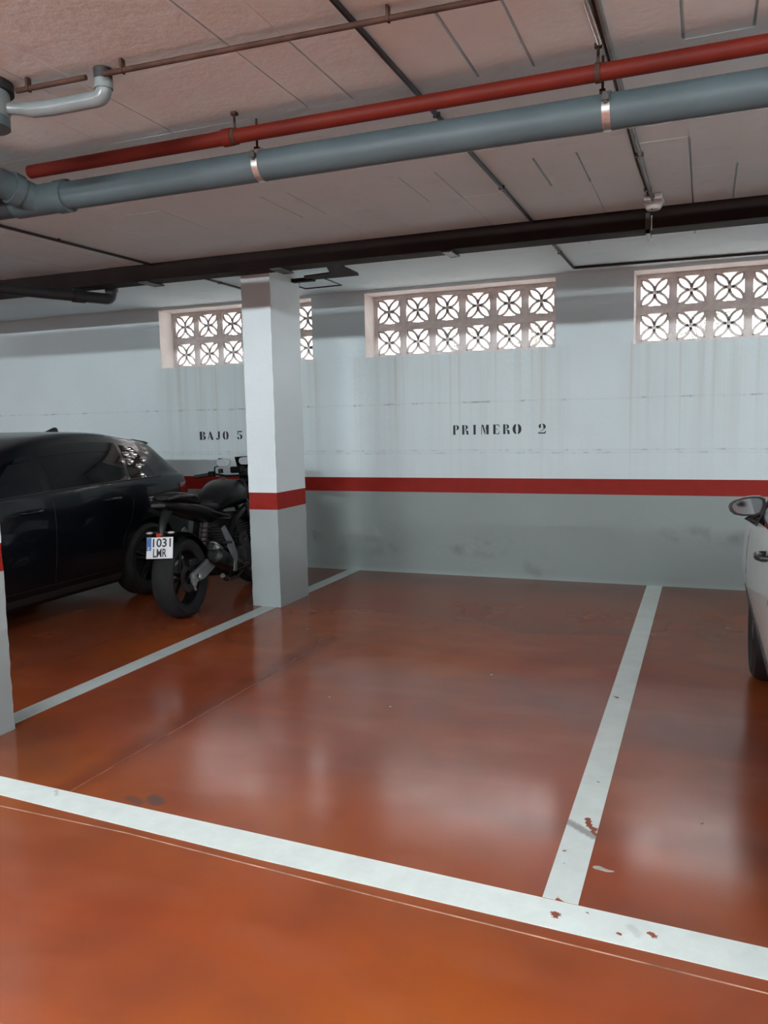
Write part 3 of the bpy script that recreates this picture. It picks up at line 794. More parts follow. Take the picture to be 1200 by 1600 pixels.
# ================================================================== OUTSIDE
bm = bmesh.new(); box(bm, (-30, YW + .36, 1.9), (30, 40, 2.06))
tag(mesh_obj('outside_ground', bm, M['outside']), 'pale ground outside the lattice windows', kind='structure')
def shrub(x, y, h, n, label):
    rt = root('shrub', (x, y, 2.06), label, 'shrub', 'shrubs outside the windows')
    bm = bmesh.new()
    for i in range(7):
        a = random.uniform(0, 2 * PI); rr = random.uniform(.05, .35) * h
        tube(bm, [(0, 0, 0), (math.cos(a) * rr * .4, math.sin(a) * rr * .4, h * .45), (math.cos(a) * rr, math.sin(a) * rr, h * .9)], [.012, .008, .003], 5)
    mesh_obj('stems', bm, M['twig'], rt)
    bm = bmesh.new()
    for i in range(n):
        a = random.uniform(0, 2 * PI); rr = h * .5 * math.sqrt(random.random()); z = random.uniform(.12, 1.0) * h
        c = Vector((math.cos(a) * rr, math.sin(a) * rr, z)); s = random.uniform(.02, .045)
        mt = Matrix.Rotation(random.uniform(0, 6.28), 3, 'Z') @ Matrix.Rotation(random.uniform(0, 3.14), 3, 'X')
        vs = [bm.verts.new(c + mt @ Vector(p)) for p in ((-s, 0, 0), (0, -s * .4, s * .12), (s, 0, 0), (0, s * .4, s * .12))]
        bm.faces.new(vs)
    o = mesh_obj('foliage', bm, M['leaf'], rt); o['kind'] = 'stuff'
shrub(-2.6, 8.75, .55, 260, 'sparse low shrub seen through the left of the PRIMERO window')
shrub(-1.75, 8.9, .62, 320, 'sparse low shrub seen through the right of the PRIMERO window')
shrub(-0.05, 8.7, .55, 320, 'sparse low shrub seen through the right edge window')
shrub(-6.3, 9.4, .9, 500, 'sparse shrub seen through the window behind the column')

# ================================================================== CARS
def hermite(tab):
    xs = np.array([t[0] for t in tab], float); ys = np.array([t[1] for t in tab], float)
    d = np.diff(ys) / np.diff(xs)
    m = np.zeros_like(ys)
    m[0], m[-1] = d[0], d[-1]
    for i in range(1, len(xs) - 1):
        m[i] = 0 if d[i - 1] * d[i] <= 0 else 2 * d[i - 1] * d[i] / (d[i - 1] + d[i])
    def f(x):
        x = min(max(x, xs[0]), xs[-1])
        i = min(int(np.searchsorted(xs, x, 'right')) - 1, len(xs) - 2)
        h = xs[i + 1] - xs[i]; t = (x - xs[i]) / h
        return float((2 * t ** 3 - 3 * t ** 2 + 1) * ys[i] + (t ** 3 - 2 * t ** 2 + t) * h * m[i] + (-2 * t ** 3 + 3 * t ** 2) * ys[i + 1] + (t ** 3 - t ** 2) * h * m[i + 1])
    return f

class CarShape:
    def __init__(s, L, W, H, top, bot, half, belt, roofw=.70, tuck=0.0):
        s.tuck = tuck
        s.L, s.W, s.H = L, W, H
        s.top, s.bot, s.half, s.belt = hermite(top), hermite(bot), hermite(half), hermite(belt)
        s.roofw = roofw
        s.cache = {}
    def section(s, y):
        k = round(y, 4)
        if k in s.cache: return s.cache[k]
        W, zt, zb0 = s.half(y), s.top(y), s.bot(y)
        bl = min(s.belt(y), zt - .05)
        g = max(0.0, min(1.0, (zt - bl) / (s.H - s.belt(y))))
        P = [(0, zb0), (.80 * W, zb0 + .002)]
        for f, wf in ((.05, .905), (.16, .945), (.34, .972), (.52, .992), (.66, 1.0), (.80, .996), (.92, .985), (1.0, .968)):
            P.append(((wf - s.tuck * max(0, .66 - f) ** 1.2) * W, zb0 + f * (bl - zb0)))
        wt = W * (.94 + (s.roofw - .94) * g ** .8)
        hgt = zt - bl
        edge = .06 * g + .012
        for f in (.12, .35, .6, .85):
            w = .955 * W + (wt - .955 * W) * (f ** 1.08) + .012 * W * math.sin(PI * f) * g
            P.append((w, bl + f * (hgt - edge)))
        P += [(wt * .985, zt - edge), (wt * .93, zt - edge * .45), (wt * .80, zt - edge * .15), (wt * .5, zt - edge * .03), (0, zt)]
        P = np.array(P)
        s.cache[k] = P
        return P
    def side(s, y, z):
        P = s.section(y)
        return float(np.interp(z, P[1:15, 1], P[1:15, 0]))
    def roof(s, y, x):
        P = s.section(y)
        w = P[10:, 0][::-1]; z = P[10:, 1][::-1]
        return float(np.interp(abs(x), w, z))

def cat(P, n=3):
    """Catmull-Rom refine"""
    out = []
    Q = np.vstack([2 * P[0] - P[1], P, 2 * P[-1] - P[-2]])
    for i in range(1, len(Q) - 2):
        for k in range(n):
            t = k / n
            out.append(.5 * ((2 * Q[i]) + (-Q[i - 1] + Q[i + 1]) * t + (2 * Q[i - 1] - 5 * Q[i] + 4 * Q[i + 1] - Q[i + 2]) * t * t + (-Q[i - 1] + 3 * Q[i] - 3 * Q[i + 1] + Q[i + 2]) * t ** 3))
    out.append(P[-1])
    return np.array(out)

def car_body_mesh(C, wheels, wr):
    bm = bmesh.new()
    ys = sorted(set([round(C.L * (0.5 - 0.5 * math.cos(PI * i / 70)), 4) for i in range(71)]))
    rings = []
    for y in ys:
        P = cat(C.section(y), 2)
        ring = [bm.verts.new((w, y, z)) for (w, z) in P]
        ring += [bm.verts.new((-w, y, z)) for (w, z) in P[1:-1][::-1]]
        rings.append(ring)
    n = len(rings[0])
    for A, B in zip(rings[:-1], rings[1:]):
        for j in range(n):
            bm.faces.new((A[j], A[(j + 1) % n], B[(j + 1) % n], B[j]))
    bm.faces.new(rings[0][::-1]); bm.faces.new(rings[-1])
    bmesh.ops.recalc_face_normals(bm, faces=bm.faces[:])
    me = bpy.data.meshes.new('body'); bm.to_mesh(me); bm.free()
    o = bpy.data.objects.new('body', me); COL.objects.link(o)
    cut = bmesh.new()
    for wy in wheels:
        for sx in (-1, 1):
            xa, xb = sorted((sx * (C.W - .27), sx * (C.W + .2)))
            lathe(cut, [(0, xa), (wr + .045, xa), (wr + .045, xb), (0, xb)], 40, 'X', (0, wy, wr))
    bmesh.ops.recalc_face_normals(cut, faces=cut.faces[:])
    cm = bpy.data.meshes.new('cut'); cut.to_mesh(cm); cut.free()
    co = bpy.data.objects.new('cut', cm); COL.objects.link(co)
    md = o.modifiers.new('b', 'BOOLEAN'); md.object = co; md.operation = 'DIFFERENCE'; md.solver = 'EXACT'
    dg = bpy.context.evaluated_depsgraph_get()
    nm = bpy.data.meshes.new_from_object(o.evaluated_get(dg))
    bpy.data.objects.remove(o); bpy.data.objects.remove(co)
    ok = len(nm.polygons) > 500
    nm = nm if ok else me
    for p in nm.polygons: p.use_smooth = True
    try: nm.set_sharp_from_angle(angle=math.radians(38))
    except Exception: pass
    return nm

def patch_side(bm, C, sx, yl, yr, zb, zt, off=.004, nu=14, nv=8, thick=.006):
    """panel on the side surface; yl/yr(t): ends, zb/zt(y): lower/upper edge"""
    def P(u, v, o):
        y = yl(v) + (yr(v) - yl(v)) * u
        z = zb(y) + (zt(y) - zb(y)) * v
        return (sx * (C.side(y, z) + o), y, z)
    f = [[bm.verts.new(P(i / nu, j / nv, off)) for j in range(nv + 1)] for i in range(nu + 1)]
    bk = [[bm.verts.new(P(i / nu, j / nv, off - thick)) for j in range(nv + 1)] for i in range(nu + 1)]
    for i in range(nu):
        for j in range(nv):
            bm.faces.new((f[i][j], f[i + 1][j], f[i + 1][j + 1], f[i][j + 1]))
            bm.faces.new((bk[i][j], bk[i][j + 1], bk[i + 1][j + 1], bk[i + 1][j]))
    for i in range(nu):
        bm.faces.new((f[i][0], bk[i][0], bk[i + 1][0], f[i + 1][0])); bm.faces.new((f[i][nv], f[i + 1][nv], bk[i + 1][nv], bk[i][nv]))
    for j in range(nv):
        bm.faces.new((f[0][j], f[0][j + 1], bk[0][j + 1], bk[0][j])); bm.faces.new((f[nu][j], bk[nu][j], bk[nu][j + 1], f[nu][j + 1]))

def patch_top(bm, C, y0, y1, xw, off=.004, nu=16, nv=12, bow=0.0):
    """glass on the top surface: xw(t) half-width; bow pushes the middle"""
    f = []
    for i in range(nu + 1):
        row = []
        for j in range(nv + 1):
            t = j / nv; u = i / nu * 2 - 1
            x = u * xw(t); y = y0 + (y1 - y0) * t + bow * (1 - u * u)
            row.append(bm.verts.new((x, y, C.roof(y, x) + off)))
        f.append(row)
    for i in range(nu):
        for j in range(nv):
            bm.faces.new((f[i][j], f[i + 1][j], f[i + 1][j + 1], f[i][j + 1]))

def wheel(rt, x, y, r, w, sx, mt, mr, nsp=5):
    loc = (x, y, r)
    bm = bmesh.new()
    hw = w / 2; ri = r * .66
    prof = [(ri, -hw * .8), (r * .86, -hw), (r * .965, -hw * .82), (r, -hw * .5), (r, hw * .5), (r * .965, hw * .82), (r * .86, hw), (ri, hw * .8)]
    lathe(bm, prof, 40, 'X', loc, close=True)
    ty = mesh_obj('tyre', bm, mt, rt, smooth=True)
    bm = bmesh.new()
    xo = x + sx * hw * .72
    lathe(bm, [(ri + .004, -hw * .75), (ri + .004, hw * .78), (ri - .014, hw * .74), (ri - .014, -hw * .7)], 40, 'X', loc, close=True)
    lathe(bm, [(0, sx * hw * .2), (.045, sx * hw * .2), (.04, sx * hw * .75), (0, sx * hw * .78)], 20, 'X', loc)
    for k in range(nsp):
        a = 2 * PI * k / nsp + .3
        for da in (-.13, .13):
            p0 = Vector((xo, y + .03 * math.cos(a + da), r + .03 * math.sin(a + da))); p1 = Vector((xo - sx * .01, y + ri * math.cos(a + da), r + ri * math.sin(a + da)))
            tube(bm, [p0, p1], [.016, .013], 8)
    mesh_obj('rim', bm, mr, ty, smooth=True)
    bm = bmesh.new(); lathe(bm, [(0, -.008), (ri * .72, -.008), (ri * .72, .004), (0, .004)], 30, 'X', (x + sx * hw * .1, y, r)); mesh_obj('brake_disc', bm, M['dark_steel'], ty, smooth=True)

M['black_paint'] = simple('car_black_paint', (0.002, 0.003, 0.005), 0.3, coat=0.45, spec=0.2, var=0.05)
M['white_paint'] = simple('car_white_paint', (0.66, 0.70, 0.69), 0.35, coat=0.8, var=0.03)
M['car_glass'] = simple('car_dark_glass', (0.003, 0.004, 0.005), 0.03, var=0.1, spec=0.45)
M['trim_black'] = simple('trim_black', (0.012, 0.012, 0.014), 0.45, var=0.2, scale=30)
M['tail_red'] = simple('tail_lamp_red', (0.22, 0.018, 0.010), 0.12, coat=1.0, var=0.15, scale=25)
M['rim_grey'] = simple('rim_grey', (0.25, 0.26, 0.28), 0.3, metal=0.8, var=0.1)
M['rim_black'] = simple('rim_black', (0.02, 0.02, 0.022), 0.4, metal=0.3, var=0.1)
M['head_clear'] = simple('headlamp_clear', (0.45, 0.47, 0.5), 0.08, metal=0.4, coat=1.0, var=0.2, scale=25)
M['mirror_glass'] = simple('mirror_glass', (0.42, 0.43, 0.44), 0.06, metal=1.0, var=0.02)
M['chrome'] = simple('chrome', (0.7, 0.7, 0.72), 0.14, metal=1.0, var=0.05)
M['plate_white'] = simple('plate_white', (0.72, 0.76, 0.78), 0.4, var=0.04)
M['plate_blue'] = simple('plate_blue', (0.015, 0.13, 0.42), 0.4, var=0.05)

def seam(rt, C, sx, pts, mat, r=.002):
    bm = bmesh.new(); tube(bm, [(sx * (C.side(y, z) + .0005), y, z) for y, z in pts], r, 6, False)
    return mesh_obj('door_seam', bm, mat, rt)

def line_pts(a, b, n=8): return [(a[0] + (b[0] - a[0]) * i / n, a[1] + (b[1] - a[1]) * i / n) for i in range(n + 1)]

def wing_mirror(rt, C, sx, y, z, mat, reach=.20, gl='mirror_glass', sc=1.0):
    """housing seen from behind: rounded teardrop, glass facing -y"""
    b = C.side(y, z - .08)
    out = [(-.098, .0), (-.092, .016), (-.072, .032), (-.03, .048), (.02, .056), (.055, .056), (.076, .046), (.082, .022), (.078, -.010), (.066, -.036), (.03, -.050), (-.03, -.052), (-.07, -.044), (-.090, -.026)]
    out = [(a * sc, b_ * sc) for a, b_ in out]
    cx = sx * (b + reach - .098)
    bm = bmesh.new()
    lay = [(1.0, 0.0), (1.04, .015), (1.02, .05), (.86, .085), (.5, .108), (.12, .115)]
    rings = [[bm.verts.new((cx - sx * px * s_, y + dy, z + pz * s_)) for px, pz in out] for s_, dy in lay]
    n = len(out)
    for A, B in zip(rings[:-1], rings[1:]):
        for j in range(n): bm.faces.new((A[j], A[(j + 1) % n], B[(j + 1) % n], B[j]))
    bm.faces.new(rings[-1])
    inn = [bm.verts.new((cx - sx * px * .86, y, z + pz * .84)) for px, pz in out]
    inn2 = [bm.verts.new((cx - sx * px * .86, y + .012, z + pz * .84)) for px, pz in out]
    for j in range(n):
        bm.faces.new((rings[0][j], inn[j], inn[(j + 1) % n], rings[0][(j + 1) % n])); bm.faces.new((inn[j], inn2[j], inn2[(j + 1) % n], inn[(j + 1) % n]))
    bm.faces.new(inn2)
    h = mesh_obj('wing_mirror', bm, mat, rt, smooth=True)
    bm = bmesh.new()
    prism(bm, [(px * .84, pz * .82) for px, pz in out], lambda a, c: (cx - sx * a, y + .006, z + c), lambda a, c: (cx - sx * a, y + .011, z + c))
    mesh_obj('mirror_glass', bm, M[gl], h)
    bm = bmesh.new(); tube(bm, [(cx - sx * .058, y + .05, z - .028), (sx * (b + .03), y + .055, z - .062), (sx * (b - .03), y + .06, z - .085)], [.022, .020, .024], 12)
    mesh_obj('mirror_stalk', bm, mat, h, smooth=True)

def handle(rt, C, sx, y, z, mat, ln=.10):
    bm = bmesh.new()
    pts = [(sx * (C.side(y + d_, z) + o_), y + d_, z) for d_, o_ in ((-ln, -.004), (-ln * .85, .018), (-ln * .3, .030), (ln * .4, .030), (ln * .85, .018), (ln, -.004))]
    tube(bm, pts, [.010, .013, .014, .014, .013, .010], 10)
    mesh_obj('door_handle', bm, mat, rt, smooth=True)

# ---- black hatchback, tail towards the back wall
Lb = 4.30
CB = CarShape(Lb, .90, 1.462,
    top=[(0, .56), (.03, .72), (.07, .90), (.12, .985), (.20, 1.065), (.34, 1.205), (.46, 1.325), (.50, 1.362), (.60, 1.382), (.80, 1.412), (1.1, 1.455), (1.35, 1.462), (1.7, 1.438), (2.0, 1.385), (2.3, 1.30), (2.7, 1.13), (3.02, 1.0), (3.2, .97), (3.8, .90), (4.08, .80), (4.2, .70), (4.27, .58), (4.30, .50)],
    bot=[(0, .34), (.25, .22), (.6, .17), (3.6, .16), (4.1, .21), (4.30, .27)],
    half=[(0, .60), (.04, .70), (.12, .80), (.28, .862), (.55, .892), (.9, .90), (3.2, .90), (3.75, .875), (4.05, .80), (4.2, .69), (4.30, .52)],
    belt=[(0, 1.02), (.3, 1.035), (1.0, 1.03), (2.0, 1.005), (3.2, .94), (4.3, .85)], roofw=.715)
car = root('black_hatchback', (-5.42, 6.60, 0), 'glossy black hatchback car parked tail-in beside the motorcycle', 'car', rot=(0, 0, PI))
bo = bpy.data.objects.new('body', car_body_mesh(CB, (.80, 3.42), .325)); COL.objects.link(bo); bo.data.materials.clear(); bo.data.materials.append(M['black_paint']); bo.parent = car
bt = lambda y: CB.belt(y) + .012
for sx in (-1, 1):
    tt = lambda y: CB.top(y) - .085
    # front door glass, rear door glass, quarter light
    bm = bmesh.new(); patch_side(bm, CB, sx, lambda t: 1.97 + .03 * (1 - t), lambda t: 2.84 - .60 * t, bt, lambda y: max(bt(y) + .02, CB.top(y) - .09)); mesh_obj('side_window', bm, M['car_glass'], car, smooth=True)
    bm = bmesh.new(); patch_side(bm, CB, sx, lambda t: 1.06 - .08 * t, lambda t: 1.89 + .02 * (1 - t), bt, lambda y: CB.top(y) - .09); mesh_obj('side_window', bm, M['car_glass'], car, smooth=True)
    bm = bmesh.new(); patch_side(bm, CB, sx, lambda t: .66 + .12 * t, lambda t: 1.02 - .08 * t, bt, lambda y: CB.top(y) - .10); mesh_obj('quarter_window', bm, M['car_glass'], car, smooth=True)
    # door seams
    for pts in (line_pts((1.94, .30), (1.94, bt(1.94))), line_pts((3.02, .34), (3.05, bt(3.0))), [(1.04, bt(1.0)), (1.04, .86), (1.08, .72), (1.18, .55), (1.20, .34)]): seam(car, CB, sx, pts, M['rubber'])
    seam(car, CB, sx, line_pts((1.20, .31), (3.02, .31)), M['rubber'])
    bm = bmesh.new(); tube(bm, [(sx * (CB.side(y, bt(y)) + .004), y, bt(y)) for y in np.linspace(.62, 3.02, 20)], .006, 6); mesh_obj('window_trim', bm, M['trim_black'], car)
    handle(car, CB, sx, 1.30, .90, M['black_paint']); handle(car, CB, sx, 2.16, .885, M['black_paint'])
    wing_mirror(car, CB, sx, 2.70, 1.06, M['black_paint'], .19)
    # tail lamps wrap the rear corner
    bm = bmesh.new(); patch_side(bm, CB, sx, lambda t: .045 + .03 * t, lambda t: .30 + .05 * t, lambda y: .80 + .12 * y, lambda y: min(.965, CB.top(y) - .03), .006, 12, 6, .012); mesh_obj('tail_lamp', bm, M['tail_red'], car, smooth=True)
    bm = bmesh.new(); patch_side(bm, CB, sx, lambda t: 3.98, lambda t: 4.22 - .03 * t, lambda y: .60, lambda y: min(.72, CB.top(y) - .07), .005, 10, 4, .012); mesh_obj('headlamp', bm, M['head_clear'], car, smooth=True)
    # sill cladding
    bm = bmesh.new(); patch_side(bm, CB, sx, lambda t: 1.18, lambda t: 3.02, lambda y: CB.bot(y) + .02, lambda y: CB.bot(y) + .10, .012, 20, 3, .014); mesh_obj('sill', bm, M['trim_black'], car, smooth=True)
for wy in (.80, 3.42):
    for sx in (-1, 1): wheel(car, sx * .775, wy, .325, .20, sx, M['rubber'], M['rim_black'])
bm = bmesh.new(); patch_top(bm, CB, .16, .455, lambda t: .70 - .13 * t, .004); mesh_obj('rear_window', bm, M['car_glass'], car, smooth=True)
bm = bmesh.new(); patch_top(bm, CB, 2.12, 2.98, lambda t: .57 + .17 * t, .004, bow=.03); mesh_obj('windscreen', bm, M['car_glass'], car, smooth=True)
bm = bmesh.new()
prism(bm, [(.455, 1.315), (.405, 1.338), (.45, 1.352), (.62, 1.378), (.62, 1.355)], lambda y, z: (-.585, y, z), lambda y, z: (.585, y, z)); mesh_obj('roof_spoiler', bm, M['black_paint'], car, bevel=.004)
bm = bmesh.new(); zr = CB.roof(1.02, 0)
prism(bm, [(.92, 0), (.94, .05), (.965, .056), (1.13, 0)], lambda y, z: (-.012, y, zr - .006 + z), lambda y, z: (.012, y, zr - .006 + z)); mesh_obj('antenna_fin', bm, M['black_paint'], car, bevel=.003)
bm = bmesh.new(); box(bm, (-.26, -.008, .56), (.26, .02, .67)); mesh_obj('number_plate', bm, M['plate_white'], car, bevel=.003)
bm = bmesh.new(); box(bm, (-.42, 4.255, .36), (.42, 4.29, .50)); mesh_obj('front_grille', bm, M['trim_black'], car, bevel=.01)

# ---- white car, nose towards the wall, at the right edge
Lw = 3.92
CW = CarShape(Lw, .86, 1.50,
    top=[(0, .60), (.03, .78), (.08, .98), (.16, 1.12), (.30, 1.33), (.42, 1.44), (.7, 1.475), (1.2, 1.50), (1.7, 1.49), (2.1, 1.42), (2.5, 1.20), (2.85, 1.005), (3.0, .96), (3.4, .88), (3.68, .79), (3.82, .68), (3.89, .56), (3.92, .48)],
    bot=[(0, .34), (.25, .25), (.6, .20), (3.2, .19), (3.7, .23), (3.92, .29)],
    half=[(0, .60), (.04, .70), (.12, .78), (.28, .828), (.55, .852), (.9, .86), (2.9, .86), (3.4, .835), (3.68, .77), (3.82, .66), (3.92, .50)],
    belt=[(0, 1.06), (1.0, 1.055), (1.5, 1.035), (2.0, 1.0), (2.4, .965), (2.8, .93), (3.92, .82)], roofw=.74, tuck=.11)
car = root('white_car', (1.062, 1.80, 0), 'white hatchback car with black wing mirror cut off by the right photo edge', 'car')
bo = bpy.data.objects.new('body', car_body_mesh(CW, (.68, 3.10), .305)); COL.objects.link(bo); bo.data.materials.clear(); bo.data.materials.append(M['white_paint']); bo.parent = car
bt = lambda y: CW.belt(y) + .012
for sx in (-1, 1):
    bm = bmesh.new(); patch_side(bm, CW, sx, lambda t: 1.55 + .02 * (1 - t), lambda t: 2.62 - .55 * t, bt, lambda y: max(bt(y) + .02, CW.top(y) - .09)); mesh_obj('side_window', bm, M['car_glass'], car, smooth=True)
    bm = bmesh.new(); patch_side(bm, CW, sx, lambda t: .72 + .02 * t, lambda t: 1.47 + .02 * (1 - t), bt, lambda y: CW.top(y) - .09); mesh_obj('side_window', bm, M['car_glass'], car, smooth=True)
    for pts in (line_pts((2.50, .62), (2.58, bt(2.55))), [(1.10, bt(1.1)), (1.10, .86), (1.12, .70), (1.12, .62)]): seam(car, CW, sx, pts, M['rubber'], .0015)
    bm = bmesh.new(); patch_side(bm, CW, sx, lambda t: 2.20 + .06 * t, lambda t: 2.66 - .40 * t, lambda y: CW.belt(y) - .004, lambda y: max(bt(y) + .03, min(CW.top(y) - .07, 1.12)), .007, 10, 6, .010); mesh_obj('mirror_base_panel', bm, M['trim_black'], car, smooth=True)
    handle(car, CW, sx, 1.36, .975, M['trim_black'], .06)
    wing_mirror(car, CW, sx, 2.30, 1.056, M['trim_black'], .133, sc=.86)
    bm = bmesh.new(); patch_side(bm, CW, sx, lambda t: .045 + .03 * t, lambda t: .20 + .05 * t, lambda y: .80, lambda y: min(1.04, CW.top(y) - .04), .006, 10, 6, .012); mesh_obj('tail_lamp', bm, M['tail_red'], car, smooth=True)
    bm = bmesh.new(); patch_side(bm, CW, sx, lambda t: 3.52, lambda t: 3.84 - .03 * t, lambda y: .58, lambda y: min(.74, CW.top(y) - .07), .005, 10, 4, .012); mesh_obj('headlamp', bm, M['head_clear'], car, smooth=True)
    bm = bmesh.new(); patch_side(bm, CW, sx, lambda t: 1.05, lambda t: 2.73, lambda y: CW.bot(y) + .015, lambda y: .61, .006, 16, 6, .010); mesh_obj('sill', bm, M['trim_black'], car, smooth=True)
for wy in (.68, 3.10):
    for sx in (-1, 1): wheel(car, sx * .705, wy, .305, .19, sx, M['rubber'], M['rim_grey'], 7)
bm = bmesh.new(); patch_top(bm, CW, .13, .38, lambda t: .66 - .1 * t, .004); mesh_obj('rear_window', bm, M['car_glass'], car, smooth=True)
bm = bmesh.new(); patch_top(bm, CW, 2.1, 2.82, lambda t: .56 + .16 * t, .004, bow=.03); mesh_obj('windscreen', bm, M['car_glass'], car, smooth=True)
bm = bmesh.new(); box(bm, (-.26, -.008, .56), (.26, .02, .67)); mesh_obj('number_plate', bm, M['plate_white'], car, bevel=.003)
bm = bmesh.new(); box(bm, (-.40, 3.885, .34), (.40, 3.915, .46)); mesh_obj('front_grille', bm, M['trim_black'], car, bevel=.01)

# ================================================================== MOTORCYCLE (local: +y forward, +x right, origin under the rear axle)
M['bike_black'] = simple('bike_black', (0.005, 0.005, 0.006), 0.38, coat=0.0, spec=0.3, var=0.2, scale=15)
M['bike_seat'] = simple('bike_seat_vinyl', (0.006, 0.006, 0.007), 0.65, spec=0.25, var=0.2, scale=40, bump=0.1)
M['swing_grey'] = simple('swingarm_grey', (0.30, 0.31, 0.32), 0.4, metal=0.6, var=0.12)
M['muffler'] = simple('muffler_steel', (0.55, 0.55, 0.56), 0.22, metal=1.0, var=0.15, scale=20)
M['lens_clear'] = simple('indicator_lens', (0.55, 0.56, 0.55), 0.15, coat=1.0, var=0.1)
M['lens_red'] = simple('rear_light_red', (0.55, 0.03, 0.012), 0.15, coat=1.0, var=0.1)
M['tyre'] = simple('bike_tyre', (0.013, 0.014, 0.015), 0.75, spec=0.3, var=0.25, scale=30, bump=0.1)
bike = root('motorcycle', (-3.755, 5.14, 0), 'black naked motorcycle with number plate standing beside the column', 'motorcycle', rot=(0, math.radians(-3), math.radians(7)))
def moto_wheel(cx, cy, r, w, name, steer=0.0):
    bm = bmesh.new(); hw = w / 2; ri = r * .70
    prof = [(ri, -hw * .62), (r * .80, -hw * .95), (r * .885, -hw), (r * .95, -hw * .78), (r * .985, -hw * .42), (r, 0), (r * .985, hw * .42), (r * .95, hw * .78), (r * .885, hw), (r * .80, hw * .95), (ri, hw * .62)]
    lathe(bm, prof, 48, 'X', (0, 0, 0), close=True)
    t = mesh_obj(name, bm, M['tyre'], bike, smooth=True)
    t.location = (cx, cy, r); t.rotation_euler = (0, 0, steer)
    bm = bmesh.new()
    lathe(bm, [(ri + .003, -hw * .6), (ri + .003, hw * .6), (ri - .012, hw * .55), (ri - .018, 0), (ri - .012, -hw * .55)], 48, 'X', (0, 0, 0), close=True)
    lathe(bm, [(.012, -hw * .8), (.042, -hw * .7), (.035, 0), (.042, hw * .7), (.012, hw * .8)], 20, 'X', (0, 0, 0), close=True)
    for k in range(5):
        a = 2 * PI * k / 5 + .2
        tube(bm, [(0, .03 * math.cos(a), .03 * math.sin(a)), (0, ri * math.cos(a), ri * math.sin(a))], [.016, .012], 8)
    mesh_obj('rim', bm, M['bike_black'], t, smooth=True)
    bm = bmesh.new()
    lathe(bm, [(.055, .0), (.115, .0), (.115, .005), (.055, .005)], 36, 'X', (hw * .72, 0, 0), close=True)
    mesh_obj('brake_disc', bm, M['dark_steel'], t, smooth=True)
    return t
moto_wheel(0, 0, .315, .175, 'rear_tyre')
ST = math.radians(-20)
moto_wheel(-.02, 1.43, .300, .120, 'front_tyre', ST)
def part(name, bm, mat, smooth=True, bevel=0.0, parent=None): return mesh_obj(name, bm, M[mat], parent or bike, smooth, bevel)
# swingarm, both sides
for sx in (-1, 1):
    bm = bmesh.new()
    prism(bm, [(-.05, .275), (-.05, .35), (.10, .385), (.34, .455), (.52, .475), (.52, .385), (.34, .345), (.12, .275)], lambda y, z: (sx * .105, y, z), lambda y, z: (sx * .14, y, z))
    part('swingarm', bm, 'swing_grey', False, .008)
bm = bmesh.new(); tube(bm, [(-.165, 0, .315), (.165, 0, .315)], .014, 12); part('axle', bm, 'dark_steel')
bm = bmesh.new(); lathe(bm, [(0, .142), (.026, .142), (.026, .168), (.016, .172), (0, .172)], 6, 'X', (0, 0, .315)); part('axle_nut', bm, 'chrome', False)
bm = bmesh.new(); box(bm, (.14, -.085, .265), (.156, -.035, .32)); tube(bm, [(.15, -.02, .30), (.15, -.07, .25), (.15, -.055, .225)], .011, 8); part('chain_adjuster', bm, 'swing_grey', True)
bm = bmesh.new(); box(bm, (.075, -.03, .40), (.115, .10, .46)); part('brake_caliper', bm, 'bike_black', False, .01)
# rear hugger over the tyre
bm = bmesh.new()
ring = []
for i in range(13):
    a = math.radians(20 + 95 * i / 12)
    for (x, rr) in ((-.10, .325), (-.07, .350), (0, .36), (.07, .350), (.10, .325)): ring.append(bm.verts.new((x, rr * math.cos(a), .315 + rr * math.sin(a))))
for i in range(12):
    for j in range(4):
        bm.faces.new((ring[i * 5 + j], ring[i * 5 + j + 1], ring[i * 5 + j + 6], ring[i * 5 + j + 5]))
bmesh.ops.solidify(bm, geom=bm.faces[:], thickness=.004)
part('rear_mudguard', bm, 'bike_black')
# engine block with fins, cases, radiator
bm = bmesh.new(); box(bm, (-.17, .55, .22), (.17, .98, .48)); part('crankcase', bm, 'bike_black', False, .03)
bm = bmesh.new()
for k in range(7): box(bm, (-.155, .74, .47 + .024 * k), (.155, 1.00, .485 + .024 * k))
box(bm, (-.14, .76, .46), (.14, .98, .68)); part('cylinder_block', bm, 'bike_black', False, .004)
for sx in (-1, 1):
    bm = bmesh.new(); lathe(bm, [(0, 0), (.10, 0), (.095, .022), (.08, .034), (0, .038)], 28, 'X', (0, 0, 0))
    o = part('engine_cover', bm, 'dark_steel'); o.location = (sx * .168, .72, .36); o.scale = (sx, 1, 1)
bm = bmesh.new(); box(bm, (-.19, 1.04, .42), (.19, 1.075, .72)); part('radiator', bm, 'bike_black', False, .008)
# frame spars and subframe
for sx in (-1, 1):
    bm = bmesh.new(); tube(bm, [(sx * .05, 1.14, .86), (sx * .16, .98, .78), (sx * .17, .66, .68), (sx * .14, .50, .45)], [.026, .030, .030, .026], 10); part('frame_spar', bm, 'bike_black')
    bm = bmesh.new(); tube(bm, [(sx * .15, .62, .72), (sx * .12, .30, .80), (sx * .09, -.02, .87)], .014, 8); part('subframe_tube', bm, 'bike_black')
bm = bmesh.new(); tube(bm, [(0, .38, .42), (0, .50, .72)], .03, 12)
for k in range(6): lathe(bm, [(.040, -.006), (.046, 0), (.040, .006)], 16, 'Z', (0, .40 + .015 * k, .47 + .035 * k), close=True)
part('shock_absorber', bm, 'dark_steel')
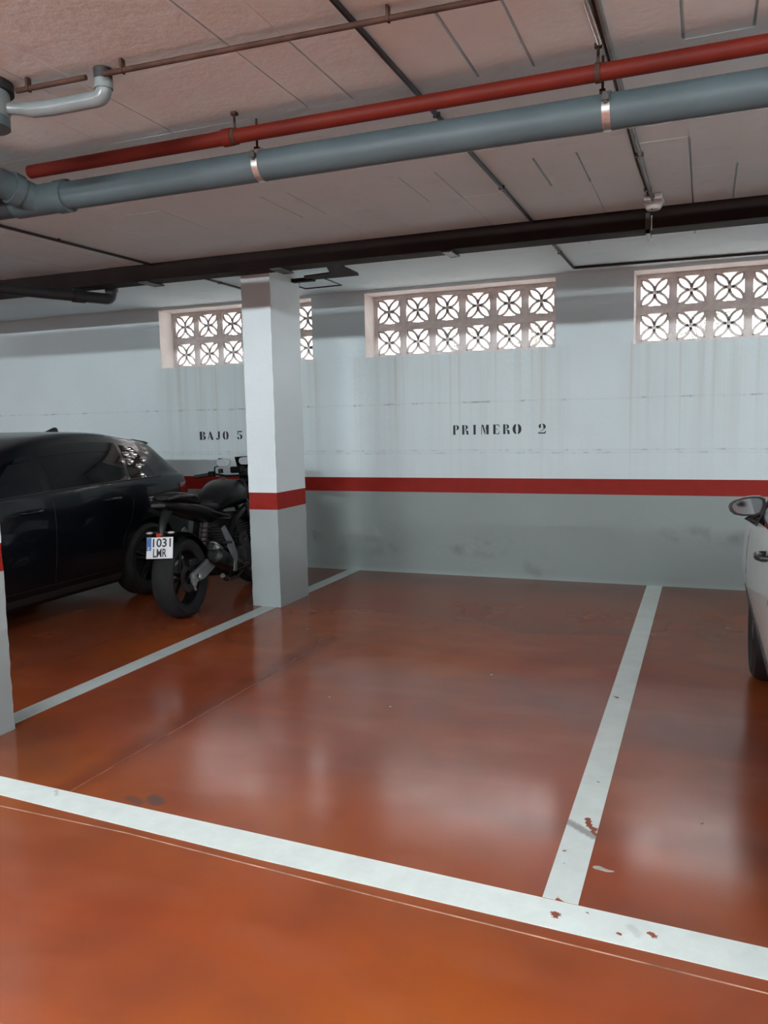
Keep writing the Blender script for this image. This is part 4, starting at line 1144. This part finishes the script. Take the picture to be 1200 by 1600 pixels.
# exhaust: header pipes, collector box and stubby silencer on the right
bm = bmesh.new(); tube(bm, [(-.06, 1.02, .60), (-.05, 1.12, .45), (-.03, 1.05, .22), (.02, .85, .16), (.08, .62, .18), (.13, .45, .24)], .021, 12); tube(bm, [(.06, 1.02, .60), (.06, 1.12, .45), (.05, 1.05, .22), (.06, .85, .16), (.09, .62, .18)], .021, 12); part('exhaust_header', bm, 'dark_steel')
bm = bmesh.new()
secs = [((.150, .60, .30), .055), ((.165, .48, .345), .072), ((.178, .30, .425), .076), ((.182, .24, .452), .070), ((.184, .225, .458), .052)]
tube(bm, [s_[0] for s_ in secs], [s_[1] for s_ in secs], 22)
ex = part('silencer', bm, 'bike_black')
bm = bmesh.new(); tube(bm, [(.181, .325, .475), (.184, .225, .520), (.184, .205, .528)], [.040, .042, .036], 20); tag(part('silencer_tip', bm, 'muffler', parent=ex), 'bright steel exhaust tip')
bm = bmesh.new(); tube(bm, [(.184, .210, .5255), (.1843, .196, .532)], .024, 16); part('outlet', bm, 'rubber', parent=ex)
bm = bmesh.new(); prism(bm, [(.36, .50), (.42, .53), (.52, .36), (.49, .27), (.44, .28), (.47, .36)], lambda y, z: (.235, y, z), lambda y, z: (.243, y, z)); tag(part('heat_shield', bm, 'swing_grey', False, .002, ex), 'grey metal heat shield')
# foot-peg hangers and pegs
for sx in (-1, 1):
    bm = bmesh.new(); prism(bm, [(.40, .64), (.46, .66), (.60, .50), (.66, .36), (.60, .30), (.54, .34), (.52, .46)], lambda y, z: (sx * .175, y, z), lambda y, z: (sx * .188, y, z)); part('peg_hanger', bm, 'swing_grey', False, .004)
    bm = bmesh.new(); tube(bm, [(sx * .18, .58, .34), (sx * .27, .57, .335)], .014, 10); part('footpeg', bm, 'dark_steel')
    bm = bmesh.new(); tube(bm, [(sx * .18, .42, .52), (sx * .26, .40, .525)], .012, 10); part('passenger_peg', bm, 'dark_steel')
bm = bmesh.new(); tube(bm, [(.20, .60, .36), (.205, .70, .30), (.24, .74, .30)], .008, 8); part('brake_pedal', bm, 'chrome')
bm = bmesh.new(); lathe(bm, [(.030, -.006), (.072, -.006), (.072, .010), (.030, .010)], 24, 'X', (.19, .78, .50), close=True); part('clutch_ring', bm, 'dark_steel')
bm = bmesh.new(); tube(bm, [(-.13, .62, .26), (-.20, .60, .10), (-.245, .58, -.004)], .011, 8); part('side_stand', bm, 'dark_steel')
# fuel tank: lofted
def loft(bm, secs, n=24, power=2.3):
    rings = []
    for (y, zc, hw, hu, hd) in secs:
        ring = []
        for j in range(n):
            a = 2 * PI * j / n
            c, s_ = math.cos(a), math.sin(a)
            x = hw * abs(c) ** (2 / power) * (1 if c >= 0 else -1)
            z = (hu if s_ >= 0 else hd) * abs(s_) ** (2 / power) * (1 if s_ >= 0 else -1)
            ring.append(bm.verts.new((x, y, zc + z)))
        rings.append(ring)
    for A, B in zip(rings[:-1], rings[1:]):
        for j in range(n): bm.faces.new((A[j], A[(j + 1) % n], B[(j + 1) % n], B[j]))
    bm.faces.new(rings[0][::-1]); bm.faces.new(rings[-1])
bm = bmesh.new(); loft(bm, [(.52, .80, .09, .05, .05), (.56, .82, .115, .08, .07), (.66, .85, .150, .12, .09), (.80, .88, .175, .145, .11), (.94, .88, .175, .135, .12), (1.05, .87, .145, .10, .10), (1.10, .86, .11, .06, .07)]); part('fuel_tank', bm, 'bike_black')
bm = bmesh.new(); lathe(bm, [(0, 0), (.035, 0), (.035, .010), (0, .012)], 20, 'Z', (0, .86, 1.022)); part('fuel_cap', bm, 'dark_steel')
for sx in (-1, 1):
    bm = bmesh.new(); prism(bm, [(.88, .80), (1.16, .84), (1.22, .74), (1.06, .60), (.92, .66)], lambda y, z: (sx * .175, y, z), lambda y, z: (sx * .195, y, z)); part('side_shroud', bm, 'bike_black', False, .008)
# seat, passenger hump, tail
bm = bmesh.new(); loft(bm, [(.22, .85, .11, .03, .05), (.28, .84, .125, .035, .05), (.42, .815, .130, .035, .06), (.54, .815, .115, .035, .05), (.58, .82, .09, .02, .03)]); part('rider_seat', bm, 'bike_seat')
bm = bmesh.new(); loft(bm, [(-.16, .955, .055, .012, .02), (-.13, .955, .085, .030, .03), (-.02, .945, .105, .042, .04), (.12, .925, .115, .045, .05), (.22, .895, .115, .035, .05), (.26, .875, .10, .02, .03)]); part('passenger_seat', bm, 'bike_seat')
bm = bmesh.new(); loft(bm, [(-.235, .905, .045, .012, .012), (-.20, .90, .085, .022, .03), (-.08, .885, .12, .03, .05), (.10, .86, .135, .035, .07), (.32, .81, .14, .03, .09), (.50, .76, .12, .03, .08)]); part('tail_fairing', bm, 'bike_black')
for sx in (-1, 1):
    bm = bmesh.new(); tube(bm, [(sx * .12, .16, .92), (sx * .145, .06, .945), (sx * .13, -.12, .955), (sx * .07, -.20, .945)], .011, 10); part('grab_rail', bm, 'dark_steel')
bm = bmesh.new(); box(bm, (-.06, -.238, .885), (.06, -.215, .915)); part('tail_light', bm, 'rubber', False, .008)
# number plate hanger, plate, lamps
bm = bmesh.new(); tube(bm, [(0, -.10, .86), (0, -.19, .76), (0, -.215, .69), (0, -.222, .60)], [.045, .032, .026, .018], 10); part('plate_hanger', bm, 'bike_black')
bm = bmesh.new(); box(bm, (-.11, -.004, -.08), (.11, .0, .08))
plate = part('number_plate', bm, 'plate_white', False, .003); plate.location = (0.0, -.262, .588); plate.rotation_euler = (math.radians(-14), 0, 0)
tag(plate, 'white number plate reading 1031 LMR')
bm = bmesh.new(); box(bm, (-.107, -.0052, -.020), (-.070, -.004, .077)); part('euro_band', bm, 'plate_blue', False, 0, plate)
def text_mesh(body, size, w, x, z, mat, name, parent, yoff=-.0046, ext=.0005, bold=0.0):
    cu = bpy.data.curves.new('t', 'FONT'); cu.body = body; cu.size = size; cu.extrude = ext; cu.align_x = 'CENTER'; cu.resolution_u = 4; cu.offset = bold
    to = bpy.data.objects.new('t', cu); COL.objects.link(to)
    me = bpy.data.meshes.new_from_object(to.evaluated_get(bpy.context.evaluated_depsgraph_get()))
    bpy.data.objects.remove(to)
    xs = [v.co.x for v in me.vertices]; k = w / (max(xs) - min(xs)); c = (max(xs) + min(xs)) / 2
    for v in me.vertices: v.co = Vector(((v.co.x - c) * k + x, yoff - v.co.z, v.co.y + z))
    me.materials.append(mat)
    o = bpy.data.objects.new(name, me); COL.objects.link(o); o.parent = parent
    return o
text_mesh('1031', .088, .150, .018, .008, M['letter'], 'plate_characters', plate, bold=.0015)
text_mesh('LMR', .088, .112, .004, -.068, M['letter'], 'plate_characters', plate, bold=.0015)
text_mesh('E', .032, .016, -.0885, -.014, M['plate_white'], 'plate_characters', plate, -.0058)
bm = bmesh.new(); box(bm, (-.018, -.272, .674), (.018, -.235, .698)); part('rear_reflector', bm, 'lens_red', False, .006)
for sx in (-1, 1):
    bm = bmesh.new(); tube(bm, [(sx * .02, -.215, .70), (sx * .065, -.222, .697)], .007, 8); ellipsoid(bm, (sx * .09, -.225, .698), (.032, .018, .012), 14, 10)
    ind = part('rear_indicator', bm, 'bike_black')
    bm = bmesh.new(); ellipsoid(bm, (sx * .09, -.236, .698), (.028, .012, .0095), 14, 10); tag(part('indicator_lens', bm, 'lens_clear', parent=ind), 'pale indicator lens')
# steering: fork, bars, controls, mirrors, headlamp; turned to the left lock
HX, HY = 0.0, 1.13
def steer(p):
    x, y, z = p
    c, s_ = math.cos(ST), math.sin(ST)
    return (HX + x * c - (y - HY) * s_, HY + x * s_ + (y - HY) * c, z)
for sx in (-1, 1):
    bm = bmesh.new(); tube(bm, [steer((sx * .10, 1.10, 1.0)), steer((sx * .10, 1.27, .62))], .024, 14); tube(bm, [steer((sx * .10, 1.25, .66)), steer((sx * .09, 1.42, .29))], .030, 14); part('fork_leg', bm, 'dark_steel')
for (z, y) in ((.985, 1.10), (.80, 1.19)):
    bm = bmesh.new(); box(bm, (-.13, y - .035, z - .014), (.13, y + .035, z + .014), Matrix.Rotation(ST, 3, 'Z'), Vector((HX, HY, z)))
    part('fork_yoke', bm, 'bike_black', False, .006)
bm = bmesh.new(); tube(bm, [steer(p) for p in ((-.36, .98, 1.045), (-.20, 1.06, 1.06), (-.09, 1.10, 1.035), (.09, 1.10, 1.035), (.20, 1.06, 1.06), (.36, .98, 1.045))], .011, 10); part('handlebar', bm, 'bike_black')
for sx in (-1, 1):
    bm = bmesh.new(); tube(bm, [steer((sx * .245, 1.037, 1.056)), steer((sx * .365, .977, 1.044))], .017, 12); part('grip', bm, 'rubber')
    bm = bmesh.new(); tube(bm, [steer(p) for p in ((sx * .20, 1.10, 1.055), (sx * .26, 1.115, 1.05), (sx * .37, 1.05, 1.035))], [.008, .007, .008], 8); part('lever', bm, 'chrome')
    bm = bmesh.new(); box(bm, (sx * .215 - .03, 1.03, 1.035), (sx * .215 + .03, 1.075, 1.085), Matrix.Rotation(ST, 3, 'Z'), Vector((HX, HY, 1.06))); part('switch_pod', bm, 'bike_black', False, .006)
    bm = bmesh.new(); lathe(bm, [(0, 0), (.022, 0), (.022, .04), (0, .04)], 16, 'Z', steer((sx * .17, 1.12, 1.06))); part('fluid_reservoir', bm, 'bike_black')
def bike_mirror(c, tilt, sx):
    bm = bmesh.new(); tube(bm, [steer((sx * .20, 1.07, 1.07)), steer((sx * .22, 1.10, 1.12)), Vector(c) + Vector((.045 * -sx, .02, -.01))], .007, 8)
    st = part('mirror_stalk', bm, 'bike_black')
    out = [(-.062, .012), (-.05, .030), (-.01, .036), (.04, .034), (.066, .018), (.064, -.010), (.048, -.030), (.0, -.034), (-.046, -.030), (-.062, -.010)]
    def mk(s_, dy): return lambda a, b_: Vector(c) + Matrix.Rotation(tilt, 3, 'Z') @ Vector((a * s_, dy, b_ * s_))
    bm = bmesh.new(); prism(bm, out, mk(1, 0), mk(.8, .028)); h = part('mirror_housing', bm, 'bike_black', False, .004, st)
    bm = bmesh.new(); prism(bm, out, mk(.93, -.003), mk(.93, .001)); part('mirror_glass', bm, 'mirror_glass', False, 0, st)
bike_mirror(steer((.015, .98, 1.160)), .35, -1)
bike_mirror(steer((.24, 1.03, 1.165)), .10, 1)
bm = bmesh.new(); ellipsoid(bm, steer((0, 1.30, .90)), (.10, .10, .10), 20, 14); hl = part('headlamp', bm, 'bike_black')
bm = bmesh.new(); ellipsoid(bm, steer((0, 1.345, .895)), (.085, .07, .085), 20, 14); part('headlamp_lens', bm, 'head_clear', parent=hl)
bm = bmesh.new(); box(bm, (-.075, 1.14, 1.055), (.075, 1.19, 1.115), Matrix.Rotation(ST, 3, 'Z'), Vector((HX, HY, 1.08))); part('instrument_pod', bm, 'bike_black', False, .012)
bm = bmesh.new()
rows = []
for i in range(7):
    u = i / 6 * 2 - 1
    rows.append([bm.verts.new(steer((u * (.11 - .02 * t), 1.36 - .07 * t - .05 * u * u * 1.2, .98 + .22 * t))) for t in (0, .5, .85, 1.0)])
for i in range(6):
    for j in range(3): bm.faces.new((rows[i][j], rows[i + 1][j], rows[i + 1][j + 1], rows[i][j + 1]))
bmesh.ops.solidify(bm, geom=bm.faces[:], thickness=.004)
part('fly_screen', bm, 'bike_black')
bm = bmesh.new()
ring = []
for i in range(11):
    a = math.radians(35 + 120 * i / 10)
    for (x, rr) in ((-.07, .312), (0, .328), (.07, .312)):
        ring.append(bm.verts.new(steer((x, 1.43 + rr * math.cos(a), .30 + rr * math.sin(a)))))
for i in range(10):
    for j in range(2): bm.faces.new((ring[i * 3 + j], ring[i * 3 + j + 1], ring[i * 3 + j + 4], ring[i * 3 + j + 3]))
bmesh.ops.solidify(bm, geom=bm.faces[:], thickness=.004)
part('front_mudguard', bm, 'bike_black')
